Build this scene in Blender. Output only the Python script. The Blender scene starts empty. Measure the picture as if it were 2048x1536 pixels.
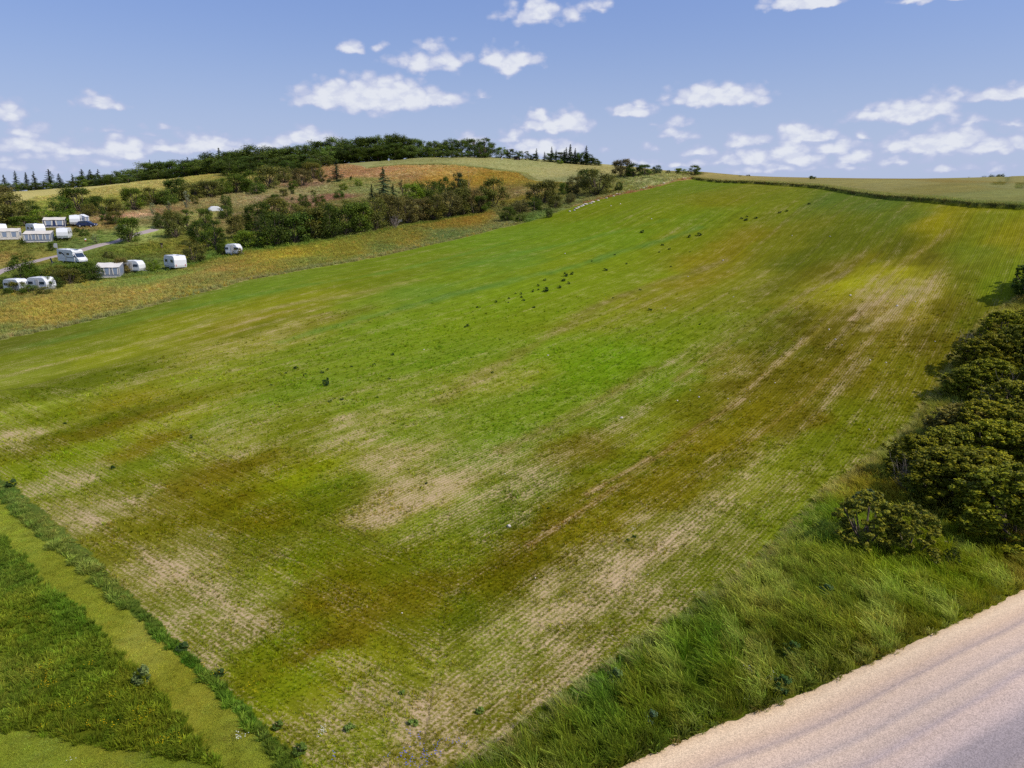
import bpy, math, random
import numpy as np
from mathutils import Vector, Matrix
rng = np.random.default_rng(7)
random.seed(7)
scene = bpy.context.scene
COL = scene.collection

# ------------------------------------------------------------------ camera
CAM_Z = 18.0
PITCH = math.radians(14.4)
FPX = 1435.0                       # focal length in pixels of a 2048 wide picture
cam_data = bpy.data.cameras.new('camera')
cam_data.sensor_width = 36.0
cam_data.lens = 36.0 * FPX / 2048.0
cam_data.clip_start = 0.3
cam_data.clip_end = 8000
cam = bpy.data.objects.new('camera', cam_data)
cam.location = (0, 0, CAM_Z)
cam.rotation_euler = (math.radians(90) - PITCH, 0, 0)
COL.objects.link(cam)
scene.camera = cam

# ------------------------------------------------------------------ sun and exposure
SUN_EL = math.radians(48)
SUN_DIR = Vector((0.95, -0.32, 0)).normalized() * math.cos(SUN_EL) + Vector((0, 0, math.sin(SUN_EL)))
sd = bpy.data.lights.new('sun', 'SUN')
sd.energy = 4.3
sd.angle = math.radians(0.55)
sd.color = (1.0, 0.94, 0.85)
sun = bpy.data.objects.new('sun', sd)
sun.rotation_euler = SUN_DIR.to_track_quat('Z', 'Y').to_euler()
sun.location = (60, -20, 90)
COL.objects.link(sun)
vs = scene.view_settings
vs.view_transform = 'Standard'; vs.look = 'None'; vs.exposure = 0.0; vs.gamma = 1.0
vs.use_curve_mapping = False

# ------------------------------------------------------------------ node helpers
class NT:
    def __init__(s, tree): s.t = tree; s.n = tree.nodes; s.l = tree.links
    def new(s, typ, **kw):
        nd = s.n.new(typ)
        for k, v in kw.items(): setattr(nd, k, v)
        return nd
    def put(s, sock, v):
        if isinstance(v, bpy.types.NodeSocket): s.l.new(v, sock)
        elif v is not None: sock.default_value = v
    def math(s, op, a, b=None, c=None, clamp=False):
        nd = s.new('ShaderNodeMath', operation=op, use_clamp=clamp)
        s.put(nd.inputs[0], a)
        if b is not None: s.put(nd.inputs[1], b)
        if c is not None: s.put(nd.inputs[2], c)
        return nd.outputs[0]
    def vmath(s, op, a, b=None, c=None, out=0):
        nd = s.new('ShaderNodeVectorMath', operation=op)
        s.put(nd.inputs[0], a)
        if b is not None: s.put(nd.inputs[1], b)
        if c is not None: s.put(nd.inputs[2], c)
        return nd.outputs[out]
    def mix(s, f, a, b, blend='MIX'):
        nd = s.new('ShaderNodeMix', data_type='RGBA', blend_type=blend)
        s.put(nd.inputs['Factor'], f)
        s.put(nd.inputs[6], a); s.put(nd.inputs[7], b)
        return nd.outputs[2]
    def noise(s, vec, scale, detail=4, rough=0.55, dims='3D', out=0):
        nd = s.new('ShaderNodeTexNoise', noise_dimensions=dims)
        s.put(nd.inputs['Vector'], vec)
        nd.inputs['Scale'].default_value = scale; nd.inputs['Detail'].default_value = detail
        nd.inputs['Roughness'].default_value = rough
        return nd.outputs[out]
    def step(s, x, a, b, lo=0.0, hi=1.0):
        nd = s.new('ShaderNodeMapRange', interpolation_type='SMOOTHSTEP')
        s.put(nd.inputs['Value'], x); s.put(nd.inputs['From Min'], a); s.put(nd.inputs['From Max'], b)
        nd.inputs['To Min'].default_value = lo; nd.inputs['To Max'].default_value = hi
        return nd.outputs[0]
    def attr(s, name, kind='GEOMETRY', out='Color'):
        nd = s.new('ShaderNodeAttribute', attribute_name=name, attribute_type=kind)
        return nd.outputs[out]

def lin(c):
    c = np.asarray(c, float) / 255.0
    return np.where(c <= 0.04045, c / 12.92, ((c + 0.055) / 1.055) ** 2.4)

def L4(r, g, b, k=1.0):
    v = lin((r, g, b)) * k
    return (float(v[0]), float(v[1]), float(v[2]), 1.0)

# ------------------------------------------------------------------ sky with cumulus clouds
world = bpy.data.worlds.new('World')
scene.world = world
world.use_nodes = True
w = NT(world.node_tree)
w.n.clear()
sky = w.new('ShaderNodeTexSky', sky_type='NISHITA')
sky.sun_disc = False
sky.sun_elevation = SUN_EL
sky.sun_rotation = math.atan2(SUN_DIR.x, SUN_DIR.y)
sky.altitude = 50; sky.air_density = 1.0; sky.dust_density = 1.6; sky.ozone_density = 2.4
tc = w.new('ShaderNodeTexCoord')
D = w.vmath('NORMALIZE', tc.outputs['Generated'])
sep = w.new('ShaderNodeSeparateXYZ'); w.l.new(D, sep.inputs[0])
az = w.math('ARCTAN2', sep.outputs[0], sep.outputs[1])
el = w.math('ARCSINE', sep.outputs[2])
def sky_ang(u, v):
    x = (u - 1024) / FPX; y = (v - 768) / FPX
    fx, fy, fz = x, math.cos(PITCH) - y * math.sin(PITCH), -math.sin(PITCH) - y * math.cos(PITCH)
    return math.atan2(fx, fy), math.asin(fz / math.sqrt(fx * fx + fy * fy + fz * fz))
# (u, v, width, height, strength): the clouds one sees, as bearing and elevation from the field
CLOUDS = [
 (762,186,150,62,1),(655,191,120,40,1),(870,195,120,28,.9),(705,190,120,50,1),(808,192,90,44,1),(955,190,34,12,.45),
 (1015,124,62,42,1),(992,112,50,32,.95),(1045,124,70,26,.85),(850,126,120,36,.7),(905,118,70,28,.75),(862,92,56,22,.5),(812,122,50,24,.5),
 (708,94,44,22,.75),(764,92,22,20,.35),
 (1082,18,56,44,.85),(1062,34,70,24,.6),(1148,24,60,34,.75),(1195,12,40,26,.5),(1010,25,55,30,.45),
 (1618,0,130,20,1),(1570,6,50,20,.7),(1860,-4,130,10,.6),
 (1440,190,160,38,1.1),(1420,186,100,34,1),(1268,222,84,26,.9),(1285,208,40,18,.7),(1328,190,42,18,.5),(1352,248,46,18,.5),(1357,268,64,22,.65),(1300,247,30,10,.3),
 (1128,242,96,40,1),(1078,230,46,26,.85),(1070,250,70,20,.7),(1112,272,60,20,.6),(1020,272,58,26,.85),(1092,291,130,40,.95),(1130,290,70,40,.7),(940,276,70,22,.7),
 (1815,221,140,34,1),(1872,208,50,34,.8),(1755,228,70,26,.8),(1735,214,34,22,.6),(2020,187,120,24,1),(1908,186,40,16,.35),(1942,243,90,16,.5),(1702,240,26,12,.35),(2030,246,30,12,.3),
 (1800,282,70,30,.9),(1870,285,140,36,.9),(1910,277,80,36,.9),(1960,292,150,30,.7),(2030,290,60,22,.6),
 (1500,280,76,26,.8),(1608,266,96,28,.9),(1575,296,110,40,.8),(1400,298,60,18,.65),(1510,312,100,32,.7),(1668,296,84,32,.8),(1724,272,26,12,.5),(1718,312,60,26,.7),
 (1600,312,90,36,.7),(1430,318,100,26,.6),(1360,328,60,14,.6),(1560,333,240,20,.5),(1800,318,110,18,.4),(1902,334,64,20,.55),(1985,338,60,14,.4),(1690,332,120,14,.4),
 (1290,320,70,16,.5),(1215,300,40,16,.3),(1290,290,50,14,.25),
 (10,222,60,36,.7),(56,262,62,28,.7),(192,202,34,20,.6),(224,213,50,12,.6),(200,208,60,16,.5),
 (255,296,90,36,.9),(165,298,110,30,.75),(60,290,100,30,.65),(395,288,90,36,.85),(440,290,80,26,.85),(340,296,120,22,.6),(130,318,280,22,.4),(60,336,200,20,.35),(300,330,220,16,.3),
 (250,262,120,10,.3),(330,252,60,8,.25),(610,272,100,28,.95),(575,280,60,18,.7),(528,286,70,20,.65),(645,268,60,14,.6),(-120,280,160,50,.7),(-260,200,130,40,.7),(2200,240,160,44,.9),(2300,120,120,40,.8),
]
comb = w.new('ShaderNodeCombineXYZ'); w.l.new(az, comb.inputs[0]); w.l.new(el, comb.inputs[1])
P0 = comb.outputs[0]
wn = w.noise(w.vmath('MULTIPLY', P0, (1.0, 1.5, 1.0)), 24, 5, 0.55, out=1)
warp = w.vmath('MULTIPLY', w.vmath('SUBTRACT', wn, (0.5, 0.5, 0.5)), (0.046, 0.022, 0))
Pw = w.vmath('ADD', P0, warp)
rep = w.new('ShaderNodeCombineXYZ')
sp = w.new('ShaderNodeSeparateXYZ'); w.l.new(Pw, sp.inputs[0])
w.l.new(sp.outputs[0], rep.inputs[0]); w.l.new(sp.outputs[1], rep.inputs[1])
w.l.new(w.math('MULTIPLY', sp.outputs[1], -1.0), rep.inputs[2])
PP = rep.outputs[0]
acc = None
for (u, v, cw, ch, st) in CLOUDS:
    a, e = sky_ang(u, v + ch * 0.25)
    iw, ih, ib = FPX / (cw * 0.68), FPX / (ch * 0.95), FPX / (ch * 0.40)
    q = w.vmath('SUBTRACT', PP, (a, e, -e))
    q = w.vmath('MULTIPLY', q, (iw, ih, ib))
    q = w.vmath('MAXIMUM', q, (-99, 0, 0))
    ln = w.vmath('LENGTH', q, out=1)
    val = w.math('MULTIPLY_ADD', ln, -st, st)
    if acc is None: acc = val
    else: acc = w.math('SMOOTH_MAX', acc, val, 0.12)
# fields of similar clouds outside the view, by noise only
far_n = w.noise(w.vmath('MULTIPLY', Pw, (1, 2.6, 1)), 5.5, 3, 0.5)
away = w.math('MAXIMUM', w.step(w.math('ABSOLUTE', az), 0.75, 0.95), w.step(el, 0.42, 0.62))
gen = w.math('MULTIPLY_ADD', away, 1.5, -1.5)
gen = w.math('ADD', gen, w.math('MULTIPLY', w.math('SUBTRACT', far_n, 0.56), 5.0))
gen = w.math('MINIMUM', gen, 0.8)
acc = w.math('MAXIMUM', acc, gen)
fine = w.noise(w.vmath('MULTIPLY', P0, (1.0, 1.5, 1.0)), 75, 6, 0.6)
vo = w.new('ShaderNodeTexVoronoi'); vo.inputs['Scale'].default_value = 58
w.l.new(w.vmath('ADD', w.vmath('MULTIPLY', P0, (1.0, 1.5, 1.0)), w.vmath('MULTIPLY', warp, (0.35, 0.35, 0))), vo.inputs['Vector'])
puff = w.math('MULTIPLY', w.math('SUBTRACT', 0.42, vo.outputs['Distance']), 0.55)
dens = w.math('ADD', w.math('ADD', acc, puff), w.math('MULTIPLY', w.math('SUBTRACT', fine, 0.5), 0.42))
alpha = w.step(dens, -0.05, 0.34)
alpha = w.math('MULTIPLY', alpha, w.step(sep.outputs[2], 0.0, 0.03))
core = w.step(dens, 0.1, 0.6)
lump = w.noise(w.vmath('ADD', w.vmath('MULTIPLY', P0, (1.0, 1.7, 1.0)), (0.004, -0.012, 0)), 48, 5, 0.55)
core = w.math('MULTIPLY', core, w.step(lump, 0.36, 0.56, 0.6, 1.0))
ccol = w.mix(core, L4(183, 192, 224), L4(226, 230, 240))
# the clear sky: physical sky, a little milky and violet as on the photograph
# height gradient
grad = w.step(el, -0.02, 0.34)
tint = w.mix(grad, (1.0, 1.05, 1.18, 1), (1.17, 1.22, 1.72, 1))
skyc = w.mix(1.0, sky.outputs[0], tint, 'MULTIPLY')
SKYK = 0.085
skys = w.vmath('SCALE', skyc); skys.node.inputs['Scale'].default_value = SKYK
milk = w.mix(w.step(el, 0.0, 0.27, 0.87, 0.38), skys, w.mix(w.step(el, 0.02, 0.27), L4(184, 198, 231), L4(146, 174, 226)))
final = w.mix(alpha, milk, ccol)
bg = w.new('ShaderNodeBackground'); w.l.new(final, bg.inputs[0])
bg.inputs[1].default_value = 1.0
wo = w.new('ShaderNodeOutputWorld'); w.l.new(bg.outputs[0], wo.inputs[0])
world.cycles.sampling_method = 'MANUAL'
world.cycles.sample_map_resolution = 512
scene.cycles.max_bounces = 5
scene.cycles.diffuse_bounces = 2
scene.cycles.transparent_max_bounces = 6
scene.cycles.use_denoising = False
# ------------------------------------------------------------------ terrain shape (plan metres)
CP, SP = math.cos(PITCH), math.sin(PITCH)
def ray(u, v):
    x = (np.asarray(u, float) - 1024) / FPX; y = (np.asarray(v, float) - 768) / FPX
    return x, CP - y * SP, -SP - y * CP
def at_depth(u, v, d):
    x, f, z = ray(u, v)
    return x / f * d, d, CAM_Z + z / f * d
ZP = []                           # survey points x, y, z
for (u, v, d) in [
  (1100,1536,19.7),(1700,1536,19.7),(2048,1400,21.8),(2048,1180,None),(1600,1390,None),(300,1300,None),(0,1500,None),(600,1400,None),(-200,1200,None),
  (0,1000,None),(900,1000,40.3),(1500,1100,None),(600,800,58),(1200,800,60),(1800,860,52),(0,800,62),
  (0,680,83),(500,700,76),(1024,640,88),(1500,640,82),(1900,700,66),(2100,640,70),
  (1024,540,115),(1500,520,116),(1900,500,96),(2048,520,84),(2200,470,90),
  (500,560,110),(750,515,130),(1050,446,166),(1150,412,178),(1300,376,198),(1385,358,212),(1300,430,152),(1500,440,140),(1700,430,125),(1900,440,106),
  (1500,367,190),(1650,378,160),(1800,400,130),(1950,416,110),(2080,420,104),(2300,430,100),
  (1560,362,230),(1750,363,255),(1900,362,270),(2048,356,280),(2250,352,280),
  (0,583,115),(340,541,133),(450,514,142),(600,492,150),(780,457,166),(1000,420,186),
  (142,533,140),(50,480,165),(140,452,182),(230,487,165),(300,470,175),(60,520,150),
  (0,430,205),(200,415,232),(400,410,228),(0,388,300),(200,374,315),(420,352,325),
  (600,402,228),(500,400,235),(700,380,250),(700,345,305),(600,360,290),(800,398,215),(900,345,290),(1000,400,215),
  (850,321,335),(960,318,345),(1060,324,345),(1200,337,340),(1100,362,290),(1270,344,330),
  (1250,372,205),(1310,350,215),(1390,349,222),(1150,388,200),(1060,420,185)]:
    if d is None:
        x, f, z = ray(u, v); d = float(-CAM_Z / z * f)
    p = at_depth(u, v, d); ZP.append((float(p[0]), float(d), float(p[2])))
ZP += [(0,0,0.2),(0,8,0),(30,8,0),(-25,5,0),(60,25,0.5),(50,55,3),(-60,30,0),(0,-60,0),(120,-20,0),(-120,-20,-1),(90,60,7),(130,90,13),(-160,120,4),(-200,200,12),
       (170,200,20),(260,300,24),(400,380,20),(-300,330,18),(-320,450,22),(-230,430,23),(-120,430,30),(-40,420,37),(40,420,37),(90,410,32),(160,400,22),(230,420,18),
       (0,560,26),(-300,600,15),(300,600,12),(0,900,8),(-500,900,5),(500,900,5),(0,1400,2),(-900,300,8),(900,300,8),(900,1300,0),(-900,1300,0),(500,-300,-2),(-500,-300,-2),(0,-600,-4),(900,-600,-4),(-900,-600,-4)]
ZP = np.array(ZP)
def tps_u(r2):
    return 0.5 * r2 * np.log(np.maximum(r2, 1e-9))
n = len(ZP); S = 100.0
X = ZP[:, :2] / S
r2 = ((X[:, None] - X[None]) ** 2).sum(-1)
K = tps_u(r2) + np.eye(n) * 2e-4
Pm = np.c_[np.ones(n), X]
A = np.block([[K, Pm], [Pm.T, np.zeros((3, 3))]])
W = np.linalg.solve(A, np.r_[ZP[:, 2], 0, 0, 0])

def hash2(ix, iy, seed):
    h = (ix.astype(np.int64) * 374761393 + iy.astype(np.int64) * 668265263 + seed * 1442695041) & 0xffffffff
    h = ((h ^ (h >> 13)) * 1274126177) & 0xffffffff
    return ((h ^ (h >> 16)) & 0xffff) / 65535.0
def vnoise(x, y, seed=0):
    ix = np.floor(x); iy = np.floor(y); fx = x - ix; fy = y - iy
    fx = fx * fx * (3 - 2 * fx); fy = fy * fy * (3 - 2 * fy)
    a = hash2(ix, iy, seed); b = hash2(ix + 1, iy, seed); c = hash2(ix, iy + 1, seed); d = hash2(ix + 1, iy + 1, seed)
    return (a * (1 - fx) + b * fx) * (1 - fy) + (c * (1 - fx) + d * fx) * fy
def fbm(x, y, seed=0, octs=4, gain=0.5):
    s = 0; a = 1; t = 0
    for o in range(octs):
        s = s + a * vnoise(x * 2 ** o + 17.3 * o, y * 2 ** o - 9.1 * o, seed + o); t += a; a *= gain
    return s / t - 0.5

def height(x, y, fine=True):
    x = np.atleast_1d(np.asarray(x, float)); y = np.atleast_1d(np.asarray(y, float))
    out = np.empty(x.shape)
    for i in range(0, x.size, 60000):
        xs = x.ravel()[i:i + 60000] / S; ys = y.ravel()[i:i + 60000] / S
        q = (xs[:, None] - X[None, :, 0]) ** 2 + (ys[:, None] - X[None, :, 1]) ** 2
        out.ravel()[i:i + 60000] = tps_u(q) @ W[:n] + W[n] + W[n + 1] * xs + W[n + 2] * ys
    if fine:
        r = np.hypot(x, y)
        hill = np.clip((r - 95) / 60, 0, 1) * np.clip((20 - x) / 60, 0, 1)
        out = out + fbm(x / 14, y / 14, 5, 3) * (0.10 + 0.9 * hill) + fbm(x / 3, y / 3, 9, 2) * (0.04 + 0.12 * hill)
    return out
# ray cast through pixels of the photograph onto the land
RD = np.concatenate([np.arange(14, 60, 0.5), np.arange(60, 460, 1.2)])
def ground_at(u, v):
    """plan position and height of the land seen at picture position u, v"""
    u = np.atleast_1d(np.asarray(u, float)); v = np.atleast_1d(np.asarray(v, float))
    x, f, z = ray(u, v)
    gx = (x / f)[:, None] * RD[None]; gz = CAM_Z + (z / f)[:, None] * RD[None]
    gy = np.broadcast_to(RD[None], gx.shape)
    h = height(gx, gy, False)
    under = gz <= h
    hit = under.any(1); k = np.where(hit, under.argmax(1), np.argmin(gz - h, axis=1)); k0 = np.maximum(k - 1, 0)
    i = np.arange(len(u))
    d0 = gz[i, k0] - h[i, k0]; d1 = gz[i, k] - h[i, k]
    t = np.where(hit, d0 / np.maximum(d0 - d1, 1e-6), 1.0)
    d = RD[k0] + (RD[k] - RD[k0]) * np.clip(t, 0, 1)
    px = x / f * d
    return px, d, height(px, d)
def to_pixel(x, y, z):
    dx, dy, dz = x, y, z - CAM_Z
    depth = dy * CP - dz * SP
    up = dy * SP + dz * CP
    return 1024 + FPX * dx / depth, 768 - FPX * up / depth
def plan(pts):
    px, py, _ = ground_at([p[0] for p in pts], [p[1] for p in pts])
    return np.c_[px, py]
def inside(poly, x, y):
    c = np.zeros(x.shape, bool); j = len(poly) - 1
    for i in range(len(poly)):
        xi, yi = poly[i]; xj, yj = poly[j]
        if yi != yj:
            m = ((yi > y) != (yj > y)) & (x < (xj - xi) * (y - yi) / (yj - yi) + xi)
            c ^= m
        j = i
    return c
def dist_line(poly, x, y):
    best = np.full(x.shape, 1e9)
    for a, b in zip(poly[:-1], poly[1:]):
        d = b - a; L = max(float(d @ d), 1e-9)
        t = np.clip(((x - a[0]) * d[0] + (y - a[1]) * d[1]) / L, 0, 1)
        best = np.minimum(best, np.hypot(x - a[0] - t * d[0], y - a[1] - t * d[1]))
    return best
# ------------------------------------------------------------------ regions of the land
ALB = 0.88                         # photograph colour -> surface colour
ROW = np.array([0.613, 0.790]); PERP = np.array([0.790, -0.613])   # drilling direction of the crop
road_near = plan([(1230,1536),(1386,1466),(1593,1389),(1780,1304),(1925,1236),(2048,1178)])
rd = road_near[-1] - road_near[0]; rd /= np.linalg.norm(rd); rn = np.array([rd[1], -rd[0]])
crop_left_top = plan([(0,680),(250,625),(500,560),(750,515),(1000,456),(1050,446),(1150,412),(1225,393),(1300,377),(1385,358)])
wheat_edge = plan([(1385,358),(1500,367),(1650,378),(1800,400),(1950,415),(2048,419),(2250,430)])
crop_right = plan([(2150,535),(2045,585),(1960,640),(1900,730),(1800,865),(1650,975),(1500,1130),(1250,1300),(1060,1430),(980,1500)])
crop_left = plan([(600,1536),(560,1478),(480,1400),(360,1290),(210,1140),(100,1030),(0,950),(-100,860)])
path_r = plan([(585,1580),(551,1536),(516,1483),(427,1382),(341,1305),(194,1173),(93,1084),(0,1000),(-80,925)])
path_l = plan([(-80,1010),(0,1072),(50,1118),(89,1169),(147,1211),(209,1270),(264,1328),(330,1394),(380,1448),(411,1495),(431,1536),(445,1580)])
mown2 = plan([(-60,1440),(0,1460),(116,1475),(271,1499),(411,1530),(470,1580),(-60,1600)])
west = crop_left_top[0] + (crop_left_top[0] - crop_left_top[1]) * 1.2
POLY = {}
POLY['crop'] = np.vstack([[west], crop_left_top, wheat_edge[1:], [wheat_edge[-1] + (8, -8)], crop_right, [(-2.5, 18.5)], [(-5, 13)], crop_left[0:1], crop_left[1:], [(-62, 55)]])
POLY['path'] = np.vstack([path_r, path_l])
POLY['mown'] = mown2
gold_top = plan([(-120,603),(0,585),(150,566),(300,549),(450,513),(600,491),(700,475),(780,457),(900,436),(985,420),(1000,442),(1050,446)])
POLY['gold'] = np.vstack([crop_left_top[5::-1], [west], [west + (-22, 28)], gold_top])
POLY['wheat'] = np.vstack([wheat_edge, [(130, 90), (330, 150), (420, 420), (160, 420), (60, 330)], plan([(1410,352)])])
POLY['barley'] = np.vstack([plan([(735,338),(800,331),(960,338),(1040,347),(1130,366),(1180,372)]), [(48, 285), (80, 330), (60, 372), (-60, 372)], [(-78, 350)]])
camp_path = plan([(-60,572),(0,543),(60,527),(100,517),(150,505),(200,489),(232,484),(262,472),(312,458)])
near_grass = plan([(1150,412),(1050,446)])

CC = {}
# surface colours surveyed over the land: picture position, colour, share of bare soil
CC['crop'] = [
 (0,690,94,106,34,.1),(150,700,100,115,30,.15),(0,760,128,138,55,.3),(60,820,120,130,50,.4),(0,880,140,138,75,.75),(120,960,128,132,62,.75),(240,1000,135,128,78,.9),(400,1120,135,125,82,.9),(300,930,100,115,30,.3),
 (150,770,84,100,16,.1),(190,850,80,94,8,.05),(130,830,92,110,14,.05),(230,850,92,84,10,.1),(300,890,104,86,16,.15),(250,800,118,112,30,.25),(330,850,126,128,45,.35),(150,910,104,122,24,.2),(300,960,96,104,12,.15),
 (400,760,118,126,44,.4),(250,700,118,122,34,.25),(350,650,112,116,26,.2),(300,620,84,108,36,0),(500,580,86,120,42,0),(500,640,118,112,32,.3),(600,600,110,114,26,.15),(560,650,88,96,16,.05),(520,680,132,128,62,.5),(620,640,126,122,50,.4),
 (450,840,108,126,40,.3),(600,780,92,124,34,.15),(700,700,94,126,34,.1),(800,650,90,126,28,.05),(600,720,100,122,36,.2),(450,900,132,132,62,.6),(420,950,98,86,14,.1),(460,930,92,84,10,.05),(480,1000,92,88,8,.05),(550,1040,94,90,6,.05),(590,960,112,122,16,.1),(660,970,88,112,18,.05),
 (480,1090,86,96,8,.05),(620,1020,82,98,8,.05),(560,870,92,104,16,.1),(560,1150,104,116,16,.15),(640,1100,84,98,6,.05),(700,1150,92,92,8,.05),(650,1200,98,88,14,.1),(740,1230,102,84,20,.15),(850,1180,92,88,10,.05),(800,1120,90,98,10,.05),(920,1230,78,96,14,0),(820,1270,94,96,18,.15),(700,1330,118,116,34,.4),
 (500,1180,124,124,56,.7),(430,1200,122,118,64,.85),(560,1280,92,106,16,.1),(620,1350,100,116,22,.1),(660,1280,92,84,14,.1),(480,1280,120,116,58,.8),(740,1400,128,122,60,.75),(900,1420,134,120,76,.8),(800,1350,118,118,42,.5),(1000,1340,122,122,56,.7),(860,1500,122,112,60,.7),(980,1460,110,106,42,.6),(700,1500,116,118,48,.5),
 (760,920,140,132,74,.85),(680,860,132,134,64,.7),(860,980,148,134,86,.95),(800,1010,146,126,84,1),(930,1010,118,128,56,.7),(950,920,106,124,48,.6),(850,860,104,124,42,.4),(760,800,106,126,42,.35),(1000,880,88,122,34,.2),(1050,980,112,120,52,.75),(1000,1040,94,108,36,.5),(860,1060,112,120,46,.5),(900,1110,104,112,28,.3),
 (1000,760,118,126,42,.45),(880,720,92,126,34,.1),(1100,700,94,130,26,.08),(1200,740,84,128,16,0),(1250,700,84,130,18,0),(1100,800,88,124,24,.08),(1000,830,92,124,30,.15),(1180,830,100,120,34,.35),(1350,760,92,124,24,.15),(1300,860,104,110,26,.3),(1180,900,100,92,22,.35),
 (700,620,90,124,36,0),(850,580,80,122,48,0),(900,560,92,122,22,.05),(1000,520,80,122,44,0),(1000,600,92,128,20,0),(900,640,94,128,22,0),(750,560,92,112,22,.05),(850,520,90,118,24,.05),(1000,480,84,124,34,0),(1150,460,88,124,22,0),(1150,520,96,122,18,0),(1250,480,86,124,26,0),
 (1100,620,96,124,20,.05),(1200,640,108,116,30,.25),(1300,600,112,110,26,.25),(1400,560,116,102,22,.25),(1250,560,98,124,18,.05),(1450,600,106,110,24,.2),(1400,650,100,118,26,.15),(1300,680,98,122,24,.12),(1500,560,112,112,26,.25),(1450,500,112,104,18,.1),(1350,480,98,112,16,.05),
 (1200,420,96,116,14,0),(1300,390,88,112,22,0),(1380,370,84,112,30,0),(1320,430,94,116,14,0),(1450,400,100,102,16,0),(1500,380,96,104,26,0),(1400,440,86,118,26,0),(1550,420,96,108,20,.02),(1650,400,72,102,42,0),(1750,410,74,104,44,0),(1700,440,90,104,18,.02),(1800,440,84,108,38,0),(1880,440,138,128,14,.15),(1920,430,106,106,20,.05),(2000,440,98,110,26,.05),(1950,500,94,114,30,.02),(2020,470,118,114,16,.05),
 (1600,470,104,106,22,.1),(1700,490,88,100,22,.05),(1600,520,80,92,16,.05),(1550,570,92,94,16,.15),(1640,540,90,86,12,.1),(1700,530,108,84,22,.2),(1780,500,76,84,14,.05),(1840,520,80,76,20,.05),(1900,560,86,96,18,.02),(2000,560,94,118,24,.02),
 (1800,540,146,140,26,.2),(1700,570,146,144,22,.2),(1760,580,150,140,44,.5),(1810,580,164,148,72,.75),(1770,620,150,124,66,.8),(1830,610,140,120,34,.4),(1680,600,122,112,22,.3),(1700,640,92,70,16,.2),(1650,680,84,76,10,.1),(1600,640,80,78,8,.1),(1870,620,76,66,6,.05),(1850,680,86,78,8,.1),(1920,640,88,92,20,.1),(1760,680,104,96,16,.2),
 (1550,700,82,84,10,.1),(1500,660,98,108,26,.25),(1450,740,112,104,34,.45),(1500,760,84,78,8,.05),(1600,760,92,76,10,.15),(1700,740,96,84,10,.15),(1800,740,98,96,12,.1),(1400,830,92,92,12,.1),(1500,820,102,80,8,.15),(1600,840,94,80,12,.15),(1700,840,92,100,12,.1),(1400,880,106,88,10,.15),(1300,960,100,84,8,.15),(1200,1000,96,92,12,.15),(1100,1050,92,84,10,.1),(1250,930,84,96,8,.05),
 (1350,980,100,88,12,.2),(1450,920,98,92,14,.3),(1550,920,104,110,24,.3),(1640,900,92,104,16,.15),(1400,1040,116,116,50,.7),(1300,1100,128,118,64,.85),(1500,980,116,116,42,.5),(1550,1030,98,110,24,.3),(1200,1140,126,116,66,.9),(1100,1220,130,120,72,.95),(1000,1270,122,122,60,.7),(1250,1190,122,116,62,.85),(1150,1300,118,112,56,.75),(1050,1120,88,82,8,.1),(1180,1050,112,88,20,.3),(1000,1160,88,86,8,.05),(1350,1170,106,108,40,.6),(1240,1270,96,100,28,.4),(1400,1150,88,100,20,.2),
]
CC['gold'] = [(0,600,138,118,50,0),(0,640,152,120,48,0),(100,620,160,128,50,0),(0,665,130,118,52,0),(200,590,148,122,52,0),(300,580,158,130,56,0),(400,560,138,118,52,0),(300,560,128,124,50,0),(500,530,150,124,44,0),(600,510,158,132,40,0),(700,500,138,118,38,0),(600,520,134,116,46,0),(800,480,138,114,42,0),(750,500,122,116,50,0),(900,450,146,112,40,0),(950,440,150,114,40,0),(1000,440,148,122,60,0),(1020,448,138,128,72,0),(900,465,122,116,56,0),(450,540,152,118,52,0)]
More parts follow.
